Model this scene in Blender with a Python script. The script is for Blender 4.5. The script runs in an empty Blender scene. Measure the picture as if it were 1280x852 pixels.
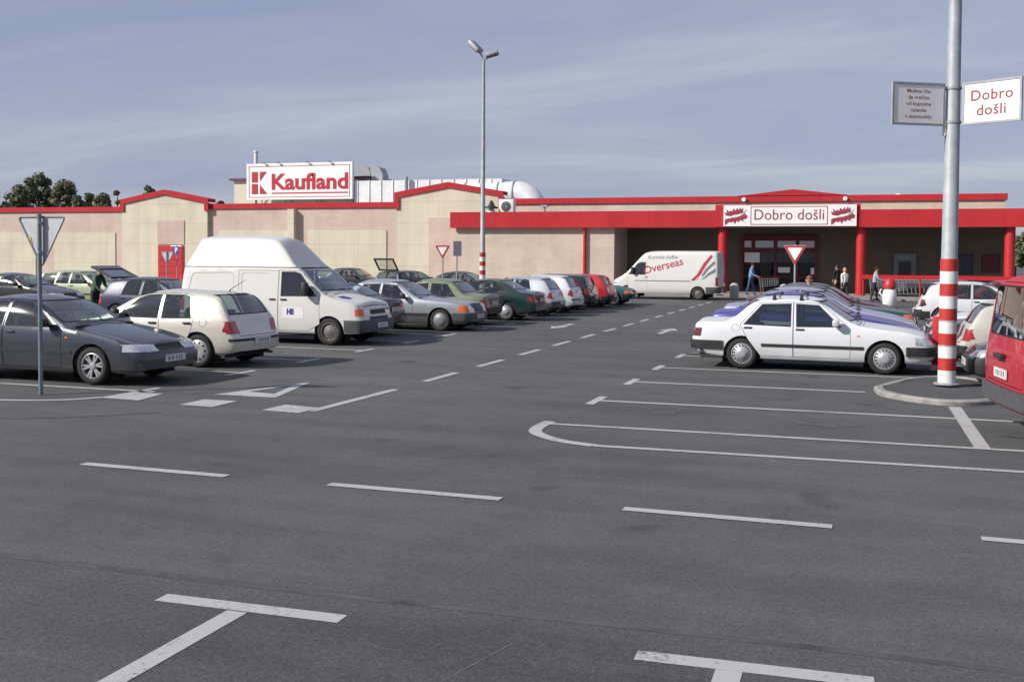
import bpy, bmesh, math, random
from mathutils import Vector, Matrix, noise
random.seed(7)
PI = math.pi
R = math.radians
scene = bpy.context.scene
COL = scene.collection

# ------------------------------------------------------------------ camera
CAM_H = 2.09
FPX, CX, CY = 1320.0, 640.0, 372.0
PITCH, ROLL, YAW = R(2.18), R(0.43), R(18.3)
_f = Vector((-math.sin(YAW) * math.cos(PITCH), math.cos(YAW) * math.cos(PITCH), -math.sin(PITCH)))
_r0 = Vector((math.cos(YAW), math.sin(YAW), 0))
_u0 = _r0.cross(_f)
_r = _r0 * math.cos(ROLL) + _u0 * math.sin(ROLL)
_u = -_r0 * math.sin(ROLL) + _u0 * math.cos(ROLL)
cam_d = bpy.data.cameras.new('camera')
cam = bpy.data.objects.new('camera', cam_d)
COL.objects.link(cam)
cam.matrix_world = Matrix(((_r.x, _u.x, -_f.x, 0), (_r.y, _u.y, -_f.y, 0), (_r.z, _u.z, -_f.z, CAM_H), (0, 0, 0, 1)))
cam_d.sensor_width = 36
cam_d.lens = FPX / 1280 * 36
cam_d.shift_y = (CY - 426) / 1280
cam_d.clip_end = 6000
cam_d.clip_start = 0.1
scene.camera = cam


def ray(x, y):
    return _r * ((x - CX) / FPX) + _u * ((CY - y) / FPX) + _f


def ground(x, y, z=0.0):
    d = ray(x, y)
    t = (CAM_H - z) / -d.z
    return (d.x * t, d.y * t)


def at(x, y, Y):
    d = ray(x, y)
    t = Y / d.y
    return (d.x * t, CAM_H + d.z * t)


# ------------------------------------------------------------------ materials
def lin(c):
    return tuple(((v / 255) / 12.92 if v / 255 <= 0.04045 else ((v / 255 + 0.055) / 1.055) ** 2.4) for v in c)


def mat(name, col, rough=0.6, metal=0.0, coat=0.0, var=0.0, scale=6.0, bump=0.0, bscale=60.0, spec=0.5, dirt=None):
    m = bpy.data.materials.new(name)
    m.use_nodes = True
    nt = m.node_tree
    b = nt.nodes['Principled BSDF']
    b.inputs['Base Color'].default_value = (*col, 1)
    b.inputs['Roughness'].default_value = rough
    b.inputs['Metallic'].default_value = metal
    b.inputs['Coat Weight'].default_value = coat
    b.inputs['Coat Roughness'].default_value = 0.04
    b.inputs['Specular IOR Level'].default_value = spec
    tc = nt.nodes.new('ShaderNodeTexCoord')
    if var > 0:
        n = nt.nodes.new('ShaderNodeTexNoise')
        n.inputs['Scale'].default_value = scale
        n.inputs['Detail'].default_value = 6
        n.inputs['Roughness'].default_value = 0.65
        nt.links.new(tc.outputs['Object'], n.inputs['Vector'])
        r = nt.nodes.new('ShaderNodeValToRGB')
        r.color_ramp.elements[0].position = 0.3
        r.color_ramp.elements[1].position = 0.7
        r.color_ramp.elements[0].color = (*[c * (1 - var) for c in col], 1)
        r.color_ramp.elements[1].color = (*[min(1, c * (1 + var)) for c in col], 1)
        nt.links.new(n.outputs['Fac'], r.inputs['Fac'])
        nt.links.new(r.outputs['Color'], b.inputs['Base Color'])
    if bump > 0:
        n2 = nt.nodes.new('ShaderNodeTexNoise')
        n2.inputs['Scale'].default_value = bscale
        n2.inputs['Detail'].default_value = 4
        nt.links.new(tc.outputs['Object'], n2.inputs['Vector'])
        bp = nt.nodes.new('ShaderNodeBump')
        bp.inputs['Strength'].default_value = bump
        bp.inputs['Distance'].default_value = 0.02
        nt.links.new(n2.outputs['Fac'], bp.inputs['Height'])
        nt.links.new(bp.outputs['Normal'], b.inputs['Normal'])
    return m


def paint(name, srgb, metal=0.0, coat=0.6, rough=0.42, road=True):
    """car paint: lacquer over colour, with road film that gathers low on the panels"""
    col = lin(srgb)
    m = mat(name, col, rough=rough, metal=metal, coat=coat)
    nt = m.node_tree
    b = nt.nodes['Principled BSDF']
    tc = nt.nodes.new('ShaderNodeTexCoord')
    sep = nt.nodes.new('ShaderNodeSeparateXYZ')
    nt.links.new(tc.outputs['Object'], sep.inputs[0])
    n = nt.nodes.new('ShaderNodeTexNoise')
    n.inputs['Scale'].default_value = 4.0
    n.inputs['Detail'].default_value = 5
    nt.links.new(tc.outputs['Object'], n.inputs['Vector'])
    mr = nt.nodes.new('ShaderNodeMapRange')
    mr.inputs['From Min'].default_value = 0.62
    mr.inputs['From Max'].default_value = 0.18
    mr.inputs['To Max'].default_value = 0.5
    nt.links.new(sep.outputs['Z'], mr.inputs['Value'])
    mu = nt.nodes.new('ShaderNodeMath')
    mu.operation = 'MULTIPLY'
    nt.links.new(mr.outputs['Result'], mu.inputs[0])
    nt.links.new(n.outputs['Fac'], mu.inputs[1])
    ad = nt.nodes.new('ShaderNodeMath')
    ad.operation = 'MULTIPLY_ADD'
    nt.links.new(n.outputs['Fac'], ad.inputs[0])
    ad.inputs[1].default_value = 0.05
    nt.links.new(mu.outputs[0], ad.inputs[2])
    mx = nt.nodes.new('ShaderNodeMix')
    mx.data_type = 'RGBA'
    mx.inputs['A'].default_value = (*col, 1)
    mx.inputs['B'].default_value = (0.16, 0.145, 0.12, 1)
    nt.links.new(ad.outputs[0], mx.inputs['Factor'])
    nt.links.new(mx.outputs['Result'], b.inputs['Base Color'])
    return m


def glass(name, tint=(0.5, 0.58, 0.56), ior=1.5, base=0.11):
    m = bpy.data.materials.new(name)
    m.use_nodes = True
    nt = m.node_tree
    nt.nodes.remove(nt.nodes['Principled BSDF'])
    out = nt.nodes['Material Output']
    t = nt.nodes.new('ShaderNodeBsdfTransparent')
    t.inputs[0].default_value = (*tint, 1)
    g = nt.nodes.new('ShaderNodeBsdfGlossy')
    g.inputs['Roughness'].default_value = 0.02
    g.inputs[0].default_value = (0.95, 0.97, 1, 1)
    lw = nt.nodes.new('ShaderNodeLayerWeight')
    lw.inputs['Blend'].default_value = 0.5
    pw = nt.nodes.new('ShaderNodeMath')
    pw.operation = 'POWER'
    pw.inputs[1].default_value = 3.5
    nt.links.new(lw.outputs['Facing'], pw.inputs[0])
    ad = nt.nodes.new('ShaderNodeMath')
    ad.operation = 'MULTIPLY_ADD'
    ad.use_clamp = True
    ad.inputs[1].default_value = 0.85
    ad.inputs[2].default_value = base
    nt.links.new(pw.outputs[0], ad.inputs[0])
    mx = nt.nodes.new('ShaderNodeMixShader')
    nt.links.new(ad.outputs[0], mx.inputs[0])
    nt.links.new(t.outputs[0], mx.inputs[1])
    nt.links.new(g.outputs[0], mx.inputs[2])
    nt.links.new(mx.outputs[0], out.inputs['Surface'])
    return m


M = {}
M['rubber'] = mat('black_rubber', (0.012, 0.012, 0.013), 0.7)
M['blackplastic'] = mat('black_plastic', (0.022, 0.022, 0.024), 0.55, var=0.2, scale=9)
M['greyplastic'] = mat('grey_plastic', (0.07, 0.072, 0.078), 0.55, var=0.2, scale=9)
M['under'] = mat('underbody_black', (0.006, 0.006, 0.006), 0.9)
M['tyre'] = mat('tyre_rubber', (0.018, 0.017, 0.016), 0.85, var=0.35, scale=14)
M['alloy'] = mat('alloy_silver', (0.5, 0.51, 0.53), 0.32, metal=0.7)
M['cap'] = mat('wheel_trim_silver', (0.36, 0.37, 0.39), 0.42, metal=0.3, var=0.2)
M['hub'] = mat('dull_hub_cap', (.19, .195, .2), .5, metal=.2, var=.25, scale=12)
M['steel'] = mat('dirty_steel_wheel', (0.13, 0.125, 0.115), 0.6, metal=0.2, var=0.35, scale=20)
M['chrome'] = mat('chrome', (0.72, 0.73, 0.75), 0.14, metal=1.0)
M['glass'] = glass('car_glass')
M['glassclear'] = glass('clear_glass', (.85, .88, .86), base=.02)
M['glassdark'] = glass('dark_car_glass', (0.2, 0.24, 0.24), base=0.12)
M['lamp'] = mat('headlamp_glass', (0.62, 0.64, 0.66), 0.1, metal=0.55, coat=1.0, var=0.3, scale=18)
M['red_lamp'] = mat('red_lamp', (0.33, 0.012, 0.014), 0.22, coat=1.0, var=0.2, scale=12)
M['dark_lamp'] = mat('smoked_red_lamp', (0.09, 0.012, 0.014), 0.22, coat=1.0)
M['amber'] = mat('amber_lamp', (0.75, 0.14, 0.01), 0.25, coat=1.0)
M['plate'] = mat('number_plate_white', (0.62, 0.62, 0.6), 0.4)
M['platemark'] = mat('number_plate_marks', (0.12, 0.12, 0.14), 0.5)
M['seat'] = mat('seat_cloth', (0.035, 0.036, 0.042), 0.9, var=0.3, scale=20)
M['interior'] = mat('cabin_trim', (0.03, 0.03, 0.033), 0.85)
M['galv'] = mat('galvanised_steel', (0.30, 0.325, 0.345), 0.6, metal=0.15, var=0.18, scale=5)
M['white_paint'] = mat('white_paint', (0.72, 0.72, 0.7), 0.5, var=0.06, scale=5)
M['red_paint'] = mat('red_paint', (0.44, 0.018, 0.022), 0.45, var=0.1, scale=3)
M['red_trim'] = mat('red_metal_trim', (0.46, 0.018, 0.026), 0.5, var=0.12, scale=0.8)
M['sign_white'] = mat('sign_white', (0.78, 0.78, 0.78), 0.5, var=0.03, scale=2)
M['sign_red'] = mat('sign_red', (0.42, 0.012, 0.03), 0.5)
M['text_red'] = mat('text_dark_red', (0.24, 0.02, 0.035), 0.6)
M['grey_back'] = mat('aluminium_back', (0.46, 0.47, 0.5), 0.5, metal=0.3, var=0.1)
M['skin'] = mat('skin', (0.42, 0.24, 0.17), 0.6)


# ------------------------------------------------------------------ object helpers
def link(name, me, mats=(), parent=None):
    o = bpy.data.objects.new(name, me)
    COL.objects.link(o)
    for m in mats:
        if me is not None and m.name not in [x.name for x in me.materials if x]:
            me.materials.append(m)
    if parent is not None:
        o.parent = parent
    return o


def obj(name, bm, mats, parent=None, smooth=35, loc=None):
    me = bpy.data.meshes.new(name)
    bm.to_mesh(me)
    bm.free()
    if not isinstance(mats, (list, tuple)):
        mats = [mats]
    for m in mats:
        me.materials.append(m)
    if smooth:
        me.polygons.foreach_set('use_smooth', [True] * len(me.polygons))
        me.set_sharp_from_angle(angle=R(smooth))
    o = link(name, me, (), parent)
    if loc:
        o.location = loc
    return o


def tag(o, label, cat, group=None, kind=None):
    if label:
        o['label'] = label
    if cat:
        o['category'] = cat
    if group:
        o['group'] = group
    if kind:
        o['kind'] = kind
    return o


def struct(o):
    o['kind'] = 'structure'
    return o


def thing(name, label, cat, loc=(0, 0, 0), rotz=0.0, group=None):
    o = bpy.data.objects.new(name, None)
    o.empty_display_size = 0.3
    COL.objects.link(o)
    o.location = loc
    o.rotation_euler = (0, 0, rotz)
    return tag(o, label, cat, group)


def copy_tree(o, parent=None):
    c = o.copy()
    COL.objects.link(c)
    if parent is not None:
        c.parent = parent
    for ch in [x for x in COL.objects if x.parent == o]:
        copy_tree(ch, c)
    return c


def box(bm, x0, x1, y0, y1, z0, z1, mi=0, bev=0.0):
    vs = [bm.verts.new((x, y, z)) for x in (x0, x1) for y in (y0, y1) for z in (z0, z1)]
    idx = [(0, 1, 3, 2), (4, 6, 7, 5), (0, 4, 5, 1), (2, 3, 7, 6), (0, 2, 6, 4), (1, 5, 7, 3)]
    fs = [bm.faces.new([vs[i] for i in q]) for q in idx]
    for f in fs:
        f.material_index = mi
    if bev > 0:
        es = list({e for f in fs for e in f.edges})
        r = bmesh.ops.bevel(bm, geom=es, offset=bev, segments=2, profile=0.5, affect='EDGES')
        for f in r['faces']:
            f.material_index = mi
    return fs


def tube(bm, pts, rad, n=8, mi=0, cap=True):
    pts = [Vector(p) for p in pts]
    rads = rad if isinstance(rad, (list, tuple)) else [rad] * len(pts)
    rings = []
    for i, p in enumerate(pts):
        if i == 0:
            t = pts[1] - pts[0]
        elif i == len(pts) - 1:
            t = pts[-1] - pts[-2]
        else:
            t = (pts[i + 1] - p).normalized() + (p - pts[i - 1]).normalized()
        t.normalize()
        a = Vector((0, 0, 1)) if abs(t.z) < 0.9 else Vector((1, 0, 0))
        u = t.cross(a).normalized()
        v = t.cross(u)
        rings.append([bm.verts.new(p + (u * math.cos(2 * PI * k / n) + v * math.sin(2 * PI * k / n)) * rads[i]) for k in range(n)])
    for a, b in zip(rings, rings[1:]):
        for k in range(n):
            f = bm.faces.new((a[k], a[(k + 1) % n], b[(k + 1) % n], b[k]))
            f.material_index = mi
    if cap:
        for rg in (rings[0], rings[-1]):
            f = bm.faces.new(rg)
            f.material_index = mi
    return rings


def prism(bm, poly, axis, a0, a1, mi=0):
    """poly: 2D points; axis 'y' -> (x,z) extruded in y; 'x' -> (y,z); 'z' -> (x,y)"""
    def P(p, a):
        if axis == 'y':
            return (p[0], a, p[1])
        if axis == 'x':
            return (a, p[0], p[1])
        return (p[0], p[1], a)
    lo = [bm.verts.new(P(p, a0)) for p in poly]
    hi = [bm.verts.new(P(p, a1)) for p in poly]
    n = len(poly)
    fs = [bm.faces.new(lo), bm.faces.new(hi[::-1])]
    for i in range(n):
        fs.append(bm.faces.new((lo[i], hi[i], hi[(i + 1) % n], lo[(i + 1) % n])))
    for f in fs:
        f.material_index = mi
    return fs


def fixn(bm):
    bmesh.ops.recalc_face_normals(bm, faces=bm.faces[:])
    return bm


def lathe(bm, prof, n=24, axis='y', mi=0, c=(0, 0, 0)):
    """prof: list of (radius, along) ; revolve around axis"""
    rings = []
    for r, a in prof:
        ring = []
        for k in range(n):
            t = 2 * PI * k / n
            if axis == 'y':
                ring.append(bm.verts.new((c[0] + r * math.cos(t), c[1] + a, c[2] + r * math.sin(t))))
            else:
                ring.append(bm.verts.new((c[0] + r * math.cos(t), c[1] + r * math.sin(t), c[2] + a)))
        rings.append(ring)
    for a, b in zip(rings, rings[1:]):
        for k in range(n):
            f = bm.faces.new((a[k], a[(k + 1) % n], b[(k + 1) % n], b[k]))
            f.material_index = mi
    for rg in (rings[0], rings[-1]):
        if prof[0][0] > 1e-4:
            pass
    return rings


def text_mesh(txt, size, bold=0.0, extr=0.004, align='CENTER', spacing=1.0, italic=0.0):
    cu = bpy.data.curves.new('lettering', 'FONT')
    cu.body = txt
    cu.size = size
    cu.align_x = align
    cu.align_y = 'CENTER'
    cu.extrude = extr
    cu.offset = bold
    cu.space_character = spacing
    cu.shear = italic
    cu.resolution_u = 3
    o = bpy.data.objects.new('lettering', cu)
    COL.objects.link(o)
    dg = bpy.context.evaluated_depsgraph_get()
    me = bpy.data.meshes.new_from_object(o.evaluated_get(dg))
    bpy.data.objects.remove(o)
    bpy.data.curves.remove(cu)
    return me


def text(name, txt, size, m, parent, loc, rot=(PI / 2, 0, 0), bold=0.0, sx=1.0, **k):
    me = text_mesh(txt, size, bold, **k)
    me.materials.clear()
    me.materials.append(m)
    o = link(name, me, (), parent)
    o.location = loc
    o.rotation_euler = rot
    o.scale = (sx, 1, 1)
    return o


# ------------------------------------------------------------------ curves
def pchip(pts):
    xs = [p[0] for p in pts]
    ys = [p[1] for p in pts]
    n = len(xs)
    h = [xs[i + 1] - xs[i] for i in range(n - 1)]
    d = [(ys[i + 1] - ys[i]) / h[i] for i in range(n - 1)]
    m = [0.0] * n
    m[0], m[-1] = d[0], d[-1]
    for i in range(1, n - 1):
        if d[i - 1] * d[i] <= 0:
            m[i] = 0
        else:
            w1 = 2 * h[i] + h[i - 1]
            w2 = h[i] + 2 * h[i - 1]
            m[i] = (w1 + w2) / (w1 / d[i - 1] + w2 / d[i])

    def f(x):
        if x <= xs[0]:
            return ys[0]
        if x >= xs[-1]:
            return ys[-1]
        i = 0
        while x > xs[i + 1]:
            i += 1
        t = (x - xs[i]) / h[i]
        return ((2 * t ** 3 - 3 * t ** 2 + 1) * ys[i] + (t ** 3 - 2 * t ** 2 + t) * h[i] * m[i] +
                (-2 * t ** 3 + 3 * t ** 2) * ys[i + 1] + (t ** 3 - t ** 2) * h[i] * m[i + 1])
    return f


def offset_poly(poly, d):
    n = len(poly)
    ar = sum(poly[i][0] * poly[(i + 1) % n][1] - poly[(i + 1) % n][0] * poly[i][1] for i in range(n))
    sg = 1 if ar > 0 else -1
    lines = []
    for i in range(n):
        a, b = Vector(poly[i]), Vector(poly[(i + 1) % n])
        e = (b - a).normalized()
        nn = Vector((e.y, -e.x)) * sg
        lines.append((a + nn * d, e))
    out = []
    for i in range(n):
        p, e = lines[i - 1]
        q, g = lines[i]
        cr = e.x * g.y - e.y * g.x
        if abs(cr) < 1e-6:
            out.append((q.x, q.y))
        else:
            t = ((q.x - p.x) * g.y - (q.y - p.y) * g.x) / cr
            out.append((p.x + e.x * t, p.y + e.y * t))
    return out


def round_poly(poly, r):
    out = []
    n = len(poly)
    for i in range(n):
        p = Vector(poly[i])
        a = Vector(poly[i - 1]) - p
        b = Vector(poly[(i + 1) % n]) - p
        ra = min(r, a.length * 0.4)
        rb = min(r, b.length * 0.4)
        A, B = p + a.normalized() * ra, p + b.normalized() * rb
        mid = p * 0.5 + (A + B) * 0.25
        out += [tuple(A), tuple(mid), tuple(B)]
    return out


def inside(poly, x, y):
    n = len(poly)
    s = 0
    for i in range(n):
        a, b = poly[i], poly[(i + 1) % n]
        c = (b[0] - a[0]) * (y - a[1]) - (b[1] - a[1]) * (x - a[0])
        if abs(c) < 1e-9:
            continue
        if s == 0:
            s = 1 if c > 0 else -1
        elif (c > 0) != (s > 0):
            return False
    return True


# ------------------------------------------------------------------ vehicles
class Shell:
    def __init__(self, sp):
        self.sp = sp
        L, W = sp['L'], sp['W']
        self.L, self.W = L, W
        top = pchip(sp['top'])
        belt = pchip(sp['belt'])
        bot = pchip(sp['bot'])
        plan = pchip(sp.get('plan', [(0, .80), (.06, .87), (.16, .925), (.4, .97), (.9, .99), (1.5, 1), (L - 1.2, 1), (L - .5, .975), (L - .18, .93), (L - .06, .88), (L, .82)]))
        fds = pchip(sp.get('fds', [(0, .06), (.3, .0), (.5, 0), (.62, .05), (.8, .1)]))
        rds = pchip(sp.get('rds', [(0, .06), (.3, .0), (.55, 0), (.65, .04), (.9, .07)]))
        roof = sp['roof']
        tum = sp.get('tum', .17)
        belt0 = sp['belt0']
        gut = sp.get('gutter')
        st = sorted(set([0, .03, .08, .16, .28, .42, .6, .8, 1.0, L, L - .03, L - .08, L - .16, L - .28, L - .42, L - .6] +
                        [round(L * i / 34, 3) for i in range(1, 34)] + [p[0] for p in sp['top']]))
        st = [s for i, s in enumerate(st) if i == 0 or s - st[i - 1] > 0.012]
        if st[-1] != L:
            st[-1] = L
        low = sp.get('low', [(0, .925), (.07, .962), (.25, .988), (.5, 1.0), (.74, .997), (.9, .982), (1, .958)])
        K = 5
        bm = bmesh.new()
        rows = []
        for s in st:
            zt, zb = top(s), bot(s)
            w = W / 2 * plan(s)
            zbe = min(belt(s), zt - .05)
            zbe = max(zbe, zb + .1)
            pts = [(w * wf, zb + (zbe - zb) * f) for f, wf in low]
            u = max(0.0, min(1.0, (zt - zbe - .05) / (roof - belt0 - .05)))
            wb = pts[-1][0]
            crown = sp.get('crown', .05)
            ze = max(zbe + .012, zt - crown)
            we = wb - .02 - tum * u
            if gut:
                zg = min(gut[0], ze - .002 if ze > zbe + .02 else zbe + .01)
                ug = max(0, min(1, (zg - zbe) / (gut[0] - belt0)))
                wg = wb - gut[1] * ug
                u2 = max(0, min(1, (zt - gut[0]) / (roof - gut[0])))
                we = wg - .02 - gut[2] * u2
                mid = []
                for q in (.33, .66, .97):
                    mid.append((wb + (wg - wb) * q, zbe + (zg - zbe) * q))
                mid.append((wg - .012, zg + .004 * u2))
                pts += mid
                p0 = mid[-1]
            else:
                p0 = pts[-1]
                for q in (.2, .42, .64, .84):
                    bul = .012 * u * 4 * q * (1 - q)
                    pts.append((p0[0] + (we - p0[0]) * q * .92 + bul, p0[1] + (ze - p0[1]) * q * .92))
                p0 = pts[-1]
            # rounded edge
            C = Vector((we, ze))
            a = Vector(p0) - C
            rr = min(sp.get('edge', .09), a.length * .8)
            A = C + a.normalized() * rr if a.length > 1e-5 else C
            B = C + Vector((-1, .0)) * min(sp.get('edge', .09), we * .2)
            for q in (0, .25, .5, .75):
                c = A * (1 - q) ** 2 + C * 2 * q * (1 - q) + B * q * q
                pts.append((c.x, c.y))
            S = len(pts)
            xe = B.x
            for k in range(K + 1):
                y = xe * (1 - k / K)
                pts.append((y, ze + (zt - ze) * (1 - (y / xe) ** 2)))
            # underside
            full = [(0, zb + .02), (w * .62, zb + .02)] + pts
            rows.append((s, full, S + 2))
        N = len(rows[0][1])
        self.fds, self.rds = fds, rds

        def place(s, y, z):
            ds = 0
            if s < .8:
                ds += fds(z) * (1 - s / .8) ** 2
            if s > L - .8:
                ds -= rds(z) * (1 - (L - s) / .8) ** 2
            return (L / 2 - s - ds, y, z)
        grid = []
        for s, full, S in rows:
            rp = [bm.verts.new(place(s, y, z)) for y, z in full]
            rm = [rp[i] if (i == 0 or i == N - 1) else bm.verts.new(place(s, -full[i][0], full[i][1])) for i in range(N)]
            grid.append((rp, rm))
        tg = bm.faces.layers.int.new('tag')
        for a, b in zip(grid, grid[1:]):
            for i in range(N - 1):
                for sd in (0, 1):
                    q = [a[sd][i], b[sd][i], b[sd][i + 1], a[sd][i + 1]]
                    f = bm.faces.new(q)
                    if i < 2:
                        f[tg] = 1
        # end caps
        for gi, end in ((0, 0), (-1, 1)):
            s, full, S = rows[gi]
            rp, rm = grid[gi]
            bow = sp.get('bow', (.05, .035))[end] * (1 if end else -1)
            prev = None
            for j in range(2, S + 1):
                wj = full[j][0]
                line = [rp[j]]
                for k in range(1, 2 * K):
                    y = wj * (1 - k / K)
                    x, yy, z = place(s, y, full[j][1])
                    x -= bow * (1 - (y / wj) ** 2)
                    if j == S:
                        line.append(rp[S + k] if k <= K else rm[S + 2 * K - k])
                    elif j == 2 and False:
                        pass
                    else:
                        line.append(bm.verts.new((x, yy, z)))
                line.append(rm[j])
                if prev:
                    for k in range(2 * K):
                        q = [prev[k], prev[k + 1], line[k + 1], line[k]]
                        qq = []
                        for v in q:
                            if v not in qq:
                                qq.append(v)
                        if len(qq) >= 3:
                            try:
                                bm.faces.new(qq)
                            except ValueError:
                                pass
                prev = line
        bmesh.ops.recalc_face_normals(bm, faces=bm.faces[:])
        self.bm, self.tg = bm, tg
        bm.normal_update()

    # projections: returns 2D coords of a point
    def _p(self, proj, co):
        if proj == 'side':
            return (self.L / 2 - co.x, co.z)
        if proj in ('front', 'rear'):
            return (co.y, co.z)
        return (self.L / 2 - co.x, co.y)

    def _sel(self, proj, sd, poly, rng, nmin):
        xs = [p[0] for p in poly]
        ys = [p[1] for p in poly]
        x0, x1, y0, y1 = min(xs), max(xs), min(ys), max(ys)
        out = []
        for f in self.bm.faces:
            n = f.normal
            if proj == 'side':
                if n.y * sd < nmin:
                    continue
            elif proj == 'front':
                if n.x < nmin:
                    continue
            elif proj == 'rear':
                if n.x > -nmin:
                    continue
            elif n.z < nmin:
                continue
            if rng:
                s = self.L / 2 - f.calc_center_median().x
                if s < rng[0] or s > rng[1]:
                    continue
            ps = [self._p(proj, v.co) for v in f.verts]
            if max(p[0] for p in ps) < x0 or min(p[0] for p in ps) > x1 or max(p[1] for p in ps) < y0 or min(p[1] for p in ps) > y1:
                continue
            out.append(f)
        return out

    def cut(self, proj, poly, newtag, sd=1, rng=None, nmin=.3, only=(0,)):
        fs = self._sel(proj, sd, poly, rng, nmin)
        n = len(poly)
        for i in range(n):
            a, b = poly[i], poly[(i + 1) % n]
            e = (b[0] - a[0], b[1] - a[1])
            if abs(e[0]) + abs(e[1]) < 1e-6:
                continue
            nn = (e[1], -e[0])
            if proj == 'side':
                co, no = (self.L / 2 - a[0], 0, a[1]), (-nn[0], 0, nn[1])
            elif proj in ('front', 'rear'):
                co, no = (0, a[0], a[1]), (0, nn[0], nn[1])
            else:
                co, no = (self.L / 2 - a[0], a[1], 0), (-nn[0], nn[1], 0)
            geom = list({v for f in fs for v in f.verts}) + list({e2 for f in fs for e2 in f.edges}) + fs
            r = bmesh.ops.bisect_plane(self.bm, geom=geom, dist=1e-5, plane_co=co, plane_no=no)
            fs = [g for g in r['geom'] if isinstance(g, bmesh.types.BMFace)]
        hit = 0
        for f in fs:
            if only is not None and f[self.tg] not in only:
                continue
            p = self._p(proj, f.calc_center_median())
            if inside(poly, *p):
                f[self.tg] = newtag
                hit += 1
        return hit

    def extract(self, t, off=0.0, thick=0.0):
        fs = [f for f in self.bm.faces if f[self.tg] == t]
        if not fs:
            return None
        nb = bmesh.new()
        mp = {}
        for f in fs:
            vs = []
            for v in f.verts:
                if v not in mp:
                    mp[v] = nb.verts.new(v.co)
                vs.append(mp[v])
            try:
                nb.faces.new(vs)
            except ValueError:
                pass
        bmesh.ops.delete(self.bm, geom=fs, context='FACES')
        nb.normal_update()
        if off:
            ns = [(v, v.normal.copy()) for v in nb.verts]
            for v, n in ns:
                v.co += n * off
        if thick:
            be = [e for e in nb.edges if e.is_boundary]
            ns = {v: v.normal.copy() for v in nb.verts}
            r = bmesh.ops.extrude_edge_only(nb, edges=be)
            nv = [g for g in r['geom'] if isinstance(g, bmesh.types.BMVert)]
            # move extruded copies inwards along the normal of the nearest original vertex
            for v in nv:
                o = None
                for e in v.link_edges:
                    w = e.other_vert(v)
                    if w in ns:
                        o = w
                        break
                if o is not None:
                    v.co -= ns[o] * thick
        return nb


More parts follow.
